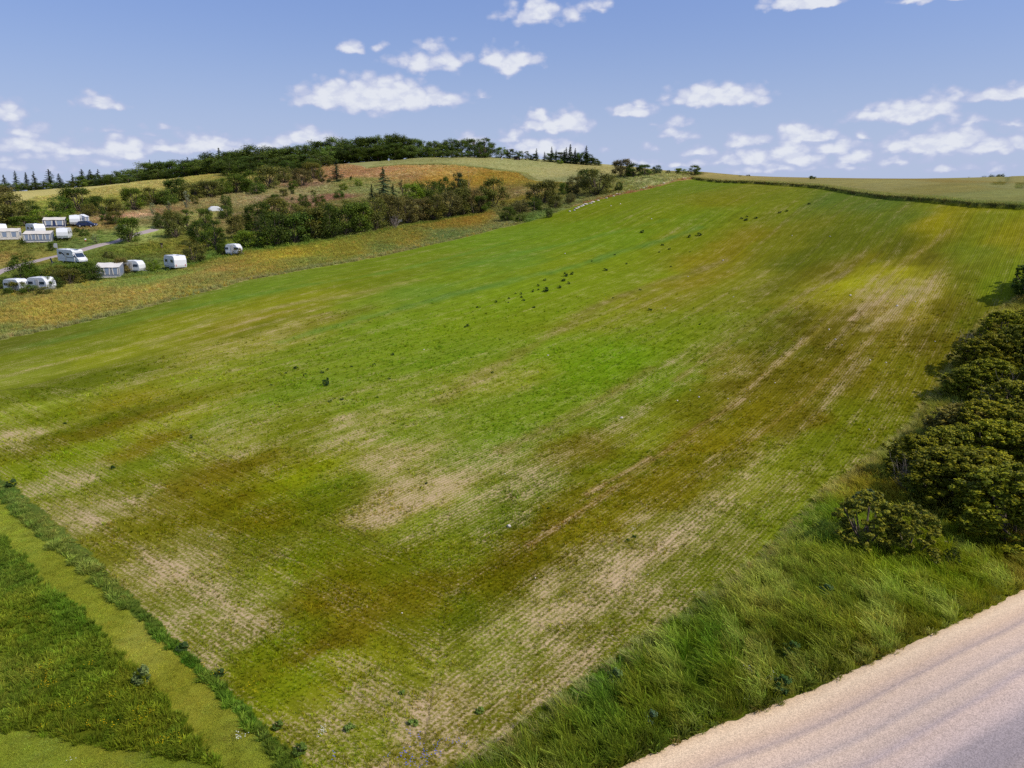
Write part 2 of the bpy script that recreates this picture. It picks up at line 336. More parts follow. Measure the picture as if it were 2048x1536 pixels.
CC['rest'] = [
 (100,395,158,144,82,0),(200,385,156,140,80,0),(300,370,160,144,84,0),(400,358,152,138,72,0),(250,400,140,132,58,0),(100,410,132,130,58,0),(30,400,160,142,84,0),(300,392,128,128,52,0),(440,360,140,130,64,0),
 (0,500,108,104,44,0),(50,505,104,104,46,0),(0,520,132,104,52,.3),(60,515,116,104,44,0),(100,495,92,100,46,0),(160,490,88,98,48,0),(210,475,96,108,48,0),(180,455,136,104,58,.3),(220,450,112,92,46,0),(100,440,112,108,52,0),(250,420,118,114,56,0),(240,432,168,120,84,.3),(280,435,172,130,96,.3),(290,440,96,98,52,0),(350,425,130,94,58,0),(300,470,132,136,70,0),(320,490,112,106,42,0),(280,500,104,104,36,0),(360,500,110,98,38,0),(250,515,92,96,40,0),(300,520,88,98,48,0),(430,520,92,110,40,0),(200,500,96,102,40,0),(250,535,90,98,46,0),(450,510,100,112,36,0),(520,500,96,108,40,0),(350,510,120,112,44,0),(20,545,92,98,38,0),(120,545,92,104,40,0),(410,515,88,104,46,0),
 (400,430,136,130,72,0),(440,420,120,110,62,0),(480,430,120,98,66,0),(500,400,146,130,84,0),(550,395,138,112,78,0),(480,450,128,112,62,0),(540,385,140,128,80,0),(600,385,140,128,82,0),(620,370,134,96,68,0),(570,400,132,104,72,0),(620,405,132,94,66,0),(650,400,126,82,60,0),(680,395,128,84,62,0),(600,410,128,92,62,0),(700,385,132,128,74,0),(740,380,126,124,72,0),(660,380,138,130,82,0),(700,400,122,114,62,0),(780,390,126,122,70,0),(640,420,112,100,56,0),
 (700,350,146,102,66,0),(750,345,158,112,72,0),(820,340,160,118,68,0),(900,345,156,116,60,0),(800,355,140,102,60,0),(860,360,150,108,48,0),(950,360,142,104,40,0),(1000,355,138,102,40,0),(1080,365,136,112,48,0),(1050,385,144,122,78,0),(1000,390,112,88,44,0),(1100,370,122,106,42,0),(1060,395,118,104,40,0),(700,365,128,122,64,0),
 (1250,378,128,124,66,0),(1200,395,128,122,70,0),(1150,400,116,112,62,0),(1100,420,112,112,60,0),(1060,435,96,112,52,0),(1300,360,136,132,80,0),(1350,353,146,138,84,0),(1380,352,132,118,70,0),(1050,425,104,92,52,0),(1020,440,92,96,42,0),
]
CC['barley'] = [(850,328,138,136,92,0),(960,325,150,144,100,0),(960,333,138,138,96,0),(1050,338,146,142,98,0),(1100,345,152,144,102,0),(1150,360,132,132,94,0),(1050,330,144,142,100,0),(1200,340,152,142,98,0)]
CC['wheat'] = [(1450,358,138,122,78,0),(1600,363,134,118,74,0),(1700,370,130,120,76,0),(1800,375,132,122,80,0),(1900,385,122,112,66,0),(2000,400,116,114,70,0),(1900,370,124,108,62,0),(2000,362,130,120,78,0),(1800,365,124,106,60,0),(2040,380,116,112,74,0)]
CC['path'] = [(50,1090,118,122,48,0),(200,1230,116,118,44,0),(300,1290,128,124,56,0),(350,1380,116,114,40,0),(450,1450,114,114,42,0),(500,1520,112,116,44,0),(130,1160,112,114,40,0),(380,1420,122,118,46,0)]
CC['mown'] = [(50,1500,112,118,44,0),(200,1520,116,116,44,0),(350,1530,104,112,38,0)]
CC['meadow'] = [(50,1150,74,98,32,0),(50,1250,80,100,26,0),(150,1330,76,98,26,0),(250,1400,74,92,22,0),(300,1450,68,86,18,0),(100,1420,72,92,22,0),(20,1380,80,100,32,0),(350,1480,70,90,22,0),(150,1200,66,96,26,0)]
CC['strip'] = [(20,980,70,92,46,0),(110,1070,84,98,50,0),(250,1190,76,92,42,0),(400,1340,70,96,34,0),(480,1400,76,102,36,0),(560,1490,72,88,34,0)]
CC['verge'] = [(1100,1500,82,98,30,0),(1300,1400,80,96,26,0),(1400,1300,72,98,26,0),(1500,1200,96,108,44,0),(1600,1200,92,106,36,0),(1700,1180,88,104,36,0),(1650,1050,84,108,28,0),(1800,1160,84,104,22,0),(1950,1130,92,106,18,0),(2030,1140,98,100,38,0),(1600,1330,74,88,22,0),(1780,1280,84,92,26,0),(1500,1400,72,86,22,0),(1700,960,112,112,40,0),(1780,880,96,104,46,0),(1950,640,110,112,54,0),(1300,1490,66,84,22,0),(1200,1380,66,94,30,0)]
REG = ['crop', 'verge', 'gold', 'wheat', 'barley', 'path', 'mown', 'meadow', 'strip', 'rest']
RI = {k: i for i, k in enumerate(REG)}
def region(x, y):
    x = np.asarray(x, float); y = np.asarray(y, float)
    out = np.full(x.shape, RI['rest'])
    nr_ = np.clip((75 - np.hypot(x, y)) / 20, 0, 1); x, y = x + nr_ * .5 * fbm(x / .6, y / .6, 401, 3), y + nr_ * .5 * fbm(x / .9, y / .9, 411, 3)
    # south of the crop: verge towards the road, meadow to the left of the path
    tr = (x - road_near[0][0]) * rn[0] + (y - road_near[0][1]) * rn[1]
    south = (y < 30 + 0.95 * np.maximum(x, 0)) & (x > -9)
    out[south & (x > -9)] = RI['verge']
    out[(x > 10) & (x < 85) & (y < 92) & (tr > -75)] = RI['verge']
    # left of the path
    side = inside(np.vstack([path_l, [(-3, 14), (-3, -40), (-120, -40), (-120, 50)]]), x, y)
    out[side] = RI['meadow']
    st = inside(np.vstack([crop_left, path_r[::-1]]), x, y)
    out[st] = RI['strip']
    for k in ('mown', 'path', 'barley', 'gold', 'wheat', 'crop'):
        out[inside(POLY[k], x, y)] = RI[k]
    return out
CCP = {}
FIX = dict(crop=(1.03,1.02,.62), gold=(1.07,1.20,1.40), rest=(1.14,1.18,1.24), barley=(1.03,1.04,.95), wheat=(1.03,1.06,.95), path=(1.17,1.20,.98), mown=(1.14,1.18,.95), meadow=(1.22,1.08,1.0), strip=(1.1,1.08,.8), verge=(1.12,1.03,.85))
for k, L in CC.items():
    a = np.array(L, float); a[:, 2:5] *= np.array(FIX[k])
    if k == 'crop': a[:, 2] += np.clip(a[:, 3] - a[:, 2], 0, 60) * .33; a[:, 3] *= .98; bm_ = np.clip((a[:, 2] - a[:, 3] + 16) / 16, 0, 1) * np.clip((.7 - a[:, 5]) / .3, 0, 1); a[:, 2] *= 1 + .06 * bm_; a[:, 3] = np.maximum(a[:, 3] * (1 + .08 * bm_), a[:, 2] / 1.10 * (a[:, 5] < .6)); lf_ = np.clip(1 - a[:, 0] / 200, 0, 1) * (np.abs(a[:, 1] - 725) < 60); a[:, 2:4] *= (1 - .12 * lf_)[:, None]
    if k == 'rest': tn_ = np.clip((a[:, 2] - a[:, 3] - 14) / 20, 0, 1); a[:, 3] *= 1 + .15 * tn_; a[:, 4] *= 1 + .22 * tn_; a[:, 2] *= 1 + .05 * tn_
    px, py, _ = ground_at(a[:, 0], a[:, 1])
    CCP[k] = (px, py, lin(a[:, 2:5]) * ALB, a[:, 5])
def colour(x, y, reg, names=REG):
    x = np.asarray(x, float); y = np.asarray(y, float)
    col = np.zeros((len(x), 3)); soil = np.zeros(len(x))
    for k in names:
        m = np.nonzero(reg == RI[k])[0]
        if not len(m): continue
        px, py, c, so = CCP[k]
        for i in range(0, len(m), 40000):
            mm = m[i:i + 40000]
            X0 = x[mm]; Y0 = y[mm]; r = np.hypot(X0, Y0)
            wx = X0 + 0.05 * r * fbm(X0 / r * 22, np.log(r) * 22, 3, 3); wy = Y0 + 0.05 * r * fbm(X0 / r * 22, np.log(r) * 22, 33, 3)
            dx = wx[:, None] - px[None]; dy = wy[:, None] - py[None]
            if k == 'crop':
                ds = dx * ROW[0] + dy * ROW[1]; dt = dx * PERP[0] + dy * PERP[1]
                d2 = (ds / (0.09 * r[:, None])) ** 2 + (dt / (0.045 * r[:, None])) ** 2
            else:
                rr = np.maximum(r, 1)[:, None]
                ur = X0 / r; vr = Y0 / r
                dr = dx * ur[:, None] + dy * vr[:, None]; da = -dx * vr[:, None] + dy * ur[:, None]
                d2 = (dr / (0.06 * rr)) ** 2 + (da / (0.035 * rr)) ** 2
            wgt = 1.0 / (d2 + 0.25) ** 2.2
            wgt /= wgt.sum(1)[:, None]
            col[mm] = wgt @ c; soil[mm] = wgt @ so
    return col, soil

# bands of weeds and of thin crop that run along the drilling direction
BANDS = [  # picture points, half width m, colour, weight, soil
 ([(300,690),(420,640),(560,612),(700,590),(830,560)],1.0,(140,128,62),.55,.5),
 ([(0,705),(150,672),(350,620),(600,572),(760,548),(900,515),(1010,487)],1.2,(92,124,42),.5,0),
 ([(560,685),(650,658),(800,618),(900,590),(1010,565),(1120,540),(1240,503),(1400,455)],1.3,(84,118,42),.65,0),
 ([(560,668),(650,640),(740,615)],1.4,(92,88,16),.5,.1),
 ([(860,580),(1000,545),(1100,520),(1200,490)],1.0,(94,124,34),.4,0),
 ([(900,540),(1040,505),(1200,470),(1330,440)],1.2,(90,124,40),.5,0),
 ([(880,800),(1000,730),(1100,672),(1200,610),(1330,560),(1450,520)],1.2,(124,108,44),.5,.5),
 ([(480,660),(560,645),(660,625)],.5,(136,118,62),.6,.6),
 ([(1000,900),(1110,850),(1200,800),(1300,735)],.8,(132,106,54),.45,.7),
 ([(1170,990),(1260,940),(1300,915)],.28,(168,128,78),.9,1),
 ([(1060,1090),(1180,1010),(1300,925),(1400,850),(1500,790)],.3,(142,104,48),.55,.8),
 ([(1500,880),(1650,760),(1780,640),(1880,545)],.35,(140,112,34),.5,.8),
 ([(1420,830),(1600,690),(1730,590),(1830,510),(1900,460)],.5,(150,128,44),.5,.7),
 ([(1250,1110),(1420,990),(1600,850),(1750,710)],.4,(128,112,42),.4,.7),
 ([(1560,590),(1700,520),(1780,480)],.5,(136,124,38),.5,.5),
 ([(1350,760),(1500,650),(1620,580),(1700,540)],.6,(136,116,50),.5,.7),
 ([(1700,640),(1760,600),(1810,560)],.5,(176,138,92),.7,1),
 ([(1730,660),(1800,610),(1830,580)],.6,(180,150,98),.7,1),
]
BP = [(plan(p), hw, lin(c) * ALB, wt, so) for p, hw, c, wt, so in BANDS]
def apply_bands(x, y, col, soil, crop):
    for pl, hw, c, wt, so in BP:
        d = dist_line(pl, x[crop], y[crop]) + 0.35 * hw * fbm(x[crop] / 3, y[crop] / 3, 44, 3) * 4
        f = np.clip(1 - d / hw / 1.3, 0, 1); f = f * f * (3 - 2 * f) * wt
        f *= 0.65 + 0.9 * (fbm(x[crop] / 5, y[crop] / 5, 61, 2) + 0.3)
        f = np.clip(f, 0, 1)
        col[crop] = col[crop] * (1 - f[:, None]) + c[None] * f[:, None]
        soil[crop] = soil[crop] * (1 - f) + so * f
    return col, soil

def surface(x, y):
    """region, colour and bare-soil share of the land"""
    reg = region(x, y)
    col, soil = colour(x, y, reg)
    crop = np.nonzero(reg == RI['crop'])[0]
    if len(crop): col, soil = apply_bands(x, y, col, soil, crop)
    # pale uncut grass along the far edge of the crop, stones and bare earth on the bank
    g = np.nonzero(reg == RI['gold'])[0]
    if len(g):
        d = dist_line(crop_left_top[:6], x[g], y[g]) + 1.6 * fbm(x[g] / 4, y[g] / 4, 8, 3)
        f = np.clip(1.5 - d / 1.8, 0, 1)[:, None]
        col[g] = col[g] * (1 - f) + (lin((148, 144, 84)) * ALB)[None] * f
        d = dist_line(gold_top[:10], x[g], y[g]) + 2.0 * fbm(x[g] / 4, y[g] / 4, 81, 3)
        f = np.clip(1.4 - d / 2.2, 0, 1)[:, None] * .8
        col[g] = col[g] * (1 - f) + (lin((110, 122, 42)) * ALB)[None] * f
        v = fbm(x[g] / 5, y[g] / 9, 12, 3)[:, None]
        col[g] = col[g] * (1 + np.clip(v * 3, -1, 1) * np.array([[.12, .02, .05]]))
    r_ = np.nonzero(reg == RI['rest'])[0]
    if len(r_):
        d = dist_line(crop_left_top[6:], x[r_], y[r_]) + 0.7 * fbm(x[r_] / 2, y[r_] / 2, 8, 3)
        f = np.clip(1.3 - d / 1.0, 0, 1)[:, None]
        col[r_] = col[r_] * (1 - f) + (lin((166, 124, 84)) * ALB)[None] * f
    wh = np.nonzero((reg == RI['wheat']) | (reg == RI['barley']))[0]
    if len(wh):
        v = fbm(x[wh] / 26, y[wh] / 7, 21, 3)[:, None]
        col[wh] = col[wh] * (1 + np.clip(v * 2.0, -1, 1) * .16)
    return reg, col, np.clip(soil, 0, 1)

# ------------------------------------------------------------------ ground mesh: rings round the lookout, finer near it
def tag(o, label=None, cat=None, group=None, kind=None):
    if label: o['label'] = label
    if cat: o['category'] = cat
    if group: o['group'] = group
    if kind: o['kind'] = kind
    return o
def mesh_np(name, V, Q, mats=(), smooth=False, attrs=None, mat_index=None):
    me = bpy.data.meshes.new(name)
    V = np.asarray(V, np.float32); Q = np.asarray(Q, np.int32)
    me.vertices.add(len(V)); me.vertices.foreach_set('co', V.ravel())
    k = Q.shape[1]
    me.loops.add(Q.size); me.loops.foreach_set('vertex_index', Q.ravel())
    me.polygons.add(len(Q)); me.polygons.foreach_set('loop_start', np.arange(0, Q.size, k, dtype=np.int32))
    if smooth: me.polygons.foreach_set('use_smooth', np.ones(len(Q), bool))
    if mat_index is not None: me.polygons.foreach_set('material_index', np.asarray(mat_index, np.int32))
    for m in mats: me.materials.append(m)
    me.update(calc_edges=True)
    for an, (typ, dom, arr) in (attrs or {}).items():
        a = me.attributes.new(an, typ, dom)
        if typ == 'FLOAT_COLOR':
            b = np.ones((len(arr), 4), np.float32); b[:, :3] = arr; a.data.foreach_set('color', b.ravel())
        elif typ == 'FLOAT_VECTOR': a.data.foreach_set('vector', np.asarray(arr, np.float32).ravel())
        else: a.data.foreach_set('value', np.asarray(arr, np.float32 if typ == 'FLOAT' else np.int32).ravel())
    return me
def link(name, me, parent=None, loc=None):
    o = bpy.data.objects.new(name, me); COL.objects.link(o)
    if parent is not None: o.parent = parent
    if loc is not None: o.location = loc
    return o

def ground_material(name, kind):
    m = bpy.data.materials.new(name); m.use_nodes = True
    t = NT(m.node_tree); b = t.n['Principled BSDF']; b.inputs['Roughness'].default_value = 0.9
    b.inputs['Specular IOR Level'].default_value = 0.03
    geo = t.new('ShaderNodeNewGeometry'); P = geo.outputs['Position']
    col = t.attr('col')
    if kind == 'crop':
        s_ = t.vmath('DOT_PRODUCT', P, (ROW[0], ROW[1], 0), out=1); t_ = t.vmath('DOT_PRODUCT', P, (PERP[0], PERP[1], 0), out=1)
        head = t.attr('head', out='Fac')
        a = t.math('ADD', t.math('MULTIPLY', s_, head), t.math('MULTIPLY', t_, t.math('SUBTRACT', 1.0, head)))
        c = t.math('ADD', t.math('MULTIPLY', t_, head), t.math('MULTIPLY', s_, t.math('SUBTRACT', 1.0, head)))
        cb = t.new('ShaderNodeCombineXYZ'); t.l.new(a, cb.inputs[0]); t.l.new(t.math('MULTIPLY', c, 0.16), cb.inputs[1])
        streak = t.noise(cb.outputs[0], 2.6, 4, 0.6)
        cb2 = t.new('ShaderNodeCombineXYZ'); t.l.new(a, cb2.inputs[0]); t.l.new(t.math('MULTIPLY', c, 0.035), cb2.inputs[1])
        broad = t.noise(cb2.outputs[0], 0.7, 4, 0.6)
        wig = t.noise(P, 1.3, 2, 0.5)
        rows = t.math('SINE', t.math('ADD', t.math('MULTIPLY', a, 2 * math.pi / 0.24), t.math('MULTIPLY', wig, 3.0)))
        fine = t.noise(P, 9, 3, 0.7)
        patch = t.noise(P, 0.45, 5, 0.62)
        soil = t.attr('soil', out='Fac')
        x = t.math('ADD', t.math('MULTIPLY', t.math('SUBTRACT', streak, 0.5), 1.0), t.math('MULTIPLY', t.math('SUBTRACT', fine, 0.5), 2.8))
        x = t.math('ADD', x, t.math('MULTIPLY', rows, 0.13))
        x = t.math('ADD', x, t.math('MULTIPLY', t.math('SUBTRACT', patch, 0.5), 1.1))
        x = t.math('ADD', x, t.math('MULTIPLY', t.math('SUBTRACT', broad, 0.5), 1.5))
        bare = t.step(t.math('ADD', x, t.math('MULTIPLY_ADD', soil, 0.80, -0.64)), -0.42, 0.62)
        soilc = t.mix(t.noise(P, 3, 4), (0.36, 0.25, 0.135, 1), (0.50, 0.37, 0.225, 1))
        # the survey colour is an average, so plants are darker where soil shows
        plant = t.mix(t.math('MULTIPLY', soil, 0.8), col, t.mix(1.0, col, (0.62, 0.86, 0.45, 1), 'MULTIPLY'))
        cb3 = t.new('ShaderNodeCombineXYZ'); t.l.new(t.math('MULTIPLY', a, 1.9), cb3.inputs[0]); t.l.new(t.math('MULTIPLY', c, 0.02), cb3.inputs[1])
        lines = t.noise(cb3.outputs[0], 1.6, 3, 0.6)
        x = t.math('ADD', x, 0.0)
        k = t.math('MULTIPLY_ADD', t.math('SUBTRACT', patch, 0.5), 0.7, 1.0)
        k = t.math('ADD', k, t.math('MULTIPLY', t.math('SUBTRACT', lines, 0.5), 0.9))
        k = t.math('ADD', k, t.math('MULTIPLY', t.math('SUBTRACT', fine, 0.5), 0.9))
        k = t.math('ADD', k, t.math('MULTIPLY', t.math('SUBTRACT', streak, 0.5), 0.7))
        sc = t.vmath('SCALE', plant); t.l.new(k, sc.node.inputs['Scale'])
        yel = t.mix(t.math('MULTIPLY', t.step(broad, 0.42, 0.68), 0.35), sc, t.mix(1.0, sc, (1.12, 1.0, 0.7, 1), 'MULTIPLY'))
        out = t.mix(bare, yel, soilc)
        bmp = t.math('ADD', fine, t.math('MULTIPLY', rows, 0.2)); bs, bd = 0.7, 0.05
    else:
        sc1, sc2, amp = dict(grass=(1.4, 9, 1.0), gold=(0.8, 6, 0.8), wheat=(0.5, 4, 0.7), mown=(1.6, 16, .8))[kind]
        n1 = t.noise(P, sc1, 5, 0.65); n2 = t.noise(P, sc2, 4, 0.7)
        k = t.math('MULTIPLY_ADD', t.math('SUBTRACT', n1, 0.5), amp, 1.0)
        k = t.math('ADD', k, t.math('MULTIPLY', t.math('SUBTRACT', n2, 0.5), amp))
        sc = t.vmath('SCALE', col); t.l.new(k, sc.node.inputs['Scale'])
        hue = t.noise(P, sc1 * 0.6, 3, 0.6)
        out = t.mix(t.math('MULTIPLY', t.step(hue, 0.4, 0.66), 0.5), sc, t.mix(1.0, sc, (1.08, 1.0, 0.85, 1), 'MULTIPLY'))
        if kind == 'gold':
            fl = t.step(t.noise(P, 2.2, 5, 0.75), 0.6, 0.7)
            out = t.mix(t.math('MULTIPLY', fl, 0.15), out, L4(190, 160, 50, ALB))
        bmp = n2; bs, bd = 0.8, 0.12
    t.l.new(out, b.inputs['Base Color'])
    bn = t.new('ShaderNodeBump'); bn.inputs['Strength'].default_value = bs; bn.inputs['Distance'].default_value = bd
    t.l.new(bmp, bn.inputs['Height']); t.l.new(bn.outputs[0], b.inputs['Normal'])
    return m
GM = {k: ground_material(k + '_ground', k) for k in ('crop', 'grass', 'gold', 'wheat', 'mown')}
AZ = np.radians(np.arange(-58, 58.01, 0.2))
RR = [9.0]
while RR[-1] < 470: RR.append(RR[-1] * 1.0062)
while RR[-1] < 3200: RR.append(RR[-1] * 1.12)
RR = np.array(RR)
gx = (np.sin(AZ)[:, None] * RR[None]).ravel(); gy = (np.cos(AZ)[:, None] * RR[None]).ravel()
gz = height(gx, gy)
reg, gcol, gsoil = surface(gx, gy)
# standing cereals: the canopy is lifted above the soil, the wheel tracks stay sunk
TRAM = [plan(p) for p in ([(1988,378),(2002,366),(2006,354)], [(2000,378),(2013,366),(2018,354)], [(2034,386),(2040,374),(2052,362)])]
lift = np.zeros(len(gx))
m = reg == RI['wheat']; lift[m] = 0.8
mi = np.nonzero(m & (gy > 60))[0]
for tr_ in TRAM:
    ext = np.vstack([tr_, [tr_[-1] + (tr_[-1] - tr_[-2]) * .6]])
    dd = dist_line(ext, gx[mi], gy[mi])
    f = np.clip(1.3 - dd / 0.6, 0, 1)
    lift[mi] -= 0.25 * f
    gcol[mi] = gcol[mi] * (1 - f[:, None] * np.array([[.38, .30, .34]]))
lift[reg == RI['barley']] = 0.35
# the road bed and roadside are level
tr = (gx - road_near[0][0]) * rn[0] + (gy - road_near[0][1]) * rn[1]
gz = gz + lift
na, nr = len(AZ), len(RR)
idx = np.arange(na * nr).reshape(na, nr)
Q = np.stack([idx[:-1, :-1].ravel(), idx[1:, :-1].ravel(), idx[1:, 1:].ravel(), idx[:-1, 1:].ravel()], 1)
Q = Q[:, ::-1]
fx = gx[Q].mean(1); fy = gy[Q].mean(1)
freg = region(fx, fy)
headl = (dist_line(crop_left, gx, gy) < 11) & (gx < -3)
NAMES = dict(crop=('crop_field', 'crop', 'sloping field of young green crop with brown patches'), verge=('grass_verge', 'grass', 'rough grass verge between the crop and the gravel road'),
    gold=('flower_meadow', 'gold', 'golden brown uncut meadow along the far side of the crop'), wheat=('wheat_field', 'wheat', 'pale ripening wheat field on the right skyline'),
    barley=('barley_field', 'wheat', 'pale grey green barley field on the middle hill'), path=('mown_path', 'mown', 'mown grass path crossing the lower left corner'),
    mown=('mown_grass', 'mown', 'mown grass at the bottom left'), meadow=('grass_meadow', 'grass', 'lush grass meadow left of the mown path'),
    strip=('weed_strip', 'grass', 'strip of rank weeds between path and crop'), rest=('hillside', 'grass', 'rolling dry grass hills and campsite ground'))
for k, (nm, mat, lab) in NAMES.items():
    f = np.nonzero(freg == RI[k])[0]
    if not len(f): continue
    q = Q[f]; uq, inv = np.unique(q, return_inverse=True)
    q = inv.reshape(q.shape)
    V = np.c_[gx[uq], gy[uq], gz[uq]]
    me = mesh_np(nm, V, q, [GM[mat]], True, {'col': ('FLOAT_COLOR', 'POINT', gcol[uq]), 'soil': ('FLOAT', 'POINT', gsoil[uq]), 'head': ('FLOAT', 'POINT', headl[uq].astype(float))})
    tag(link(nm, me), label=lab, kind='structure')
# land behind the lookout, coarse
az2 = np.radians(np.arange(58, 302.1, 6.1)); rr2 = np.array([0, 6, 9.0, 14, 25, 45, 80, 150, 300, 600, 1200, 3200])
bx = (np.sin(az2)[:, None] * rr2[None]).ravel(); by = (np.cos(az2)[:, None] * rr2[None]).ravel()
idx = np.arange(len(bx)).reshape(len(az2), len(rr2))
q = np.stack([idx[:-1, :-1].ravel(), idx[:-1, 1:].ravel(), idx[1:, 1:].ravel(), idx[1:, :-1].ravel()], 1)
ax = np.sin(np.radians(np.arange(-58, 58.1, 2.9))) * 9; ay = np.cos(np.radians(np.arange(-58, 58.1, 2.9))) * 9
fan = np.vstack([[[0, 0, float(height(0, 0)[0])]], np.c_[ax, ay, height(ax, ay)]])
V = np.vstack([np.c_[bx, by, height(bx, by)], fan]); b0 = len(bx)
fq = np.array([[b0, b0 + i + 1, b0 + i, b0] for i in range(1, len(ax))])
me = bpy.data.meshes.new('surrounding_land')
me.from_pydata(V.tolist(), [], q[:, ::-1].tolist() + [[b0, b0 + i + 1, b0 + i] for i in range(1, len(ax))])
me.materials.append(GM['grass'])
ca = me.attributes.new('col', 'FLOAT_COLOR', 'POINT'); ca.data.foreach_set('color', np.tile(np.r_[lin((90, 108, 36)) * ALB, 1], len(V)).astype(np.float32))
me.update(); tag(link('surrounding_land', me), kind='structure', label='grass land behind and beside the field')

# ------------------------------------------------------------------ gravel road and campsite track
m = bpy.data.materials.new('gravel'); m.use_nodes = True
t = NT(m.node_tree); b = t.n['Principled BSDF']; b.inputs['Roughness'].default_value = 0.85
geo = t.new('ShaderNodeNewGeometry'); P = geo.outputs['Position']
uvn = t.attr('across', out='Fac')
al = t.vmath('DOT_PRODUCT', P, (rd[0], rd[1], 0), out=1)
cv = t.new('ShaderNodeCombineXYZ'); t.l.new(uvn, cv.inputs[0]); t.l.new(t.math('MULTIPLY', al, 0.06), cv.inputs[1])
st = t.noise(cv.outputs[0], 2.2, 5, 0.6); st2 = t.noise(cv.outputs[0], 7, 4, 0.6)
wob = t.math('ADD', uvn, t.math('MULTIPLY', t.math('SUBTRACT', st, 0.5), 0.28))
cr = t.new('ShaderNodeValToRGB'); cr.color_ramp.interpolation = 'LINEAR'
els = [(0.0,(222,188,152)),(0.10,(226,196,164)),(0.17,(212,180,152)),(0.235,(196,168,150)),(0.255,(180,156,144)),(0.29,(212,182,158)),(0.38,(206,178,160)),(0.43,(184,162,152)),(0.47,(210,182,162)),(0.53,(198,172,156)),(0.57,(184,162,156)),(0.62,(206,178,162)),(0.72,(196,172,164)),(0.78,(162,146,146)),(0.90,(150,136,138)),(1.0,(156,140,138))]
while len(cr.color_ramp.elements) < len(els): cr.color_ramp.elements.new(0.5)
for e_, (p_, c_) in zip(cr.color_ramp.elements, els): e_.position = p_; e_.color = L4(c_[0] * .96 + 4, c_[1] * .975 + 3, c_[2] * .95 + 3, k=0.87)
t.l.new(t.math('DIVIDE', wob, 6.2), cr.inputs[0])
g1 = t.noise(P, 26, 3, 0.75); g2 = t.noise(P, 4, 4, 0.6); 
vor = t.new('ShaderNodeTexVoronoi'); t.l.new(P, vor.inputs['Vector']); vor.inputs['Scale'].default_value = 30
sepc = t.new('ShaderNodeSeparateColor'); t.l.new(vor.outputs['Color'], sepc.inputs[0])
k = t.math('ADD', t.math('MULTIPLY_ADD', t.math('SUBTRACT', g1, 0.5), 0.5, 1.0), t.math('MULTIPLY', t.math('SUBTRACT', sepc.outputs[0], 0.5), 0.5))
k = t.math('ADD', k, t.math('MULTIPLY', t.math('SUBTRACT', st2, 0.5), 0.22))
k = t.math('ADD', k, t.math('MULTIPLY', t.math('SUBTRACT', g2, 0.5), 0.2))
sc = t.vmath('SCALE', cr.outputs[0]); t.l.new(k, sc.node.inputs['Scale'])
t.l.new(sc, b.inputs['Base Color'])
bn = t.new('ShaderNodeBump'); bn.inputs['Strength'].default_value = 0.5; bn.inputs['Distance'].default_value = 0.02
t.l.new(g1, bn.inputs['Height']); t.l.new(bn.outputs[0], b.inputs['Normal'])
ROAD_W = 6.25
rs_ = (road_near - road_near[0]) @ rd; rl_ = (road_near - road_near[0]) @ rn
def road_off(s): return np.interp(s, rs_, rl_)
def road_strip(name, a0, a1, step, mat, label):
    s = np.arange(a0, a1, step); wdt = np.linspace(0, 1, 26)
    e0 = 0.10 * fbm(s / 0.35, s * 0, 71, 3) * 2 + 0.12 * fbm(s / 3, s * 0, 72, 2) * 2; e1 = ROAD_W + 0.25 * fbm(s / 0.8, s * 0, 73, 3)
    off = e0[:, None] + (e1 - e0)[:, None] * wdt[None]
    off = off + road_off(s)[:, None]; X_ = road_near[0][0] + rd[0] * s[:, None] + rn[0] * off; Y_ = road_near[0][1] + rd[1] * s[:, None] + rn[1] * off
    Z_ = height(X_.ravel(), Y_.ravel()).reshape(X_.shape) + 0.035 + 0.05 * np.sin(np.pi * wdt)[None]
    Z_[:, 0] -= 0.06; Z_[:, -1] -= 0.06
    i_ = np.arange(X_.size).reshape(X_.shape)
    q_ = np.stack([i_[:-1, :-1].ravel(), i_[:-1, 1:].ravel(), i_[1:, 1:].ravel(), i_[1:, :-1].ravel()], 1)[:, ::-1]
    me = mesh_np(name, np.c_[X_.ravel(), Y_.ravel(), Z_.ravel()], q_, [mat], True, {'across': ('FLOAT', 'POINT', (off - road_off(s)[:, None]).ravel())})
    return tag(link(name, me), label=label, kind='structure')
road = road_strip('gravel_road', -22, 60, 0.09, m, 'pale pinkish gravel road across the lower right corner')
def ribbon(name, pts, width, mat, label, zoff=0.06):
    pts = np.asarray(pts); seg = np.r_[0, np.cumsum(np.linalg.norm(np.diff(pts, axis=0), axis=1))]
    s = np.arange(0, seg[-1], 0.6); c = np.c_[np.interp(s, seg, pts[:, 0]), np.interp(s, seg, pts[:, 1])]
    for _ in range(14): c[1:-1] = (c[:-2] + 2 * c[1:-1] + c[2:]) / 4
    d = np.gradient(c, axis=0); d /= np.linalg.norm(d, axis=1)[:, None]; nn = np.c_[d[:, 1], -d[:, 0]]
    off = np.linspace(-.5, .5, 7) * width
    X_ = c[:, 0:1] + nn[:, 0:1] * off; Y_ = c[:, 1:2] + nn[:, 1:2] * off
    edge = 0.25 * fbm(s / 1.5, s * 0, 90, 3)
    X_[:, 0] += nn[:, 0] * edge; Y_[:, 0] += nn[:, 1] * edge
    Z_ = height(X_.ravel(), Y_.ravel()).reshape(X_.shape) + zoff; Z_[:, 0] -= .1; Z_[:, -1] -= .1
    i_ = np.arange(X_.size).reshape(X_.shape)
    q_ = np.stack([i_[:-1, :-1].ravel(), i_[:-1, 1:].ravel(), i_[1:, 1:].ravel(), i_[1:, :-1].ravel()], 1)[:, ::-1]
    me = mesh_np(name, np.c_[X_.ravel(), Y_.ravel(), Z_.ravel()], q_, [mat], True)
    return tag(link(name, me), label=label, kind='structure')
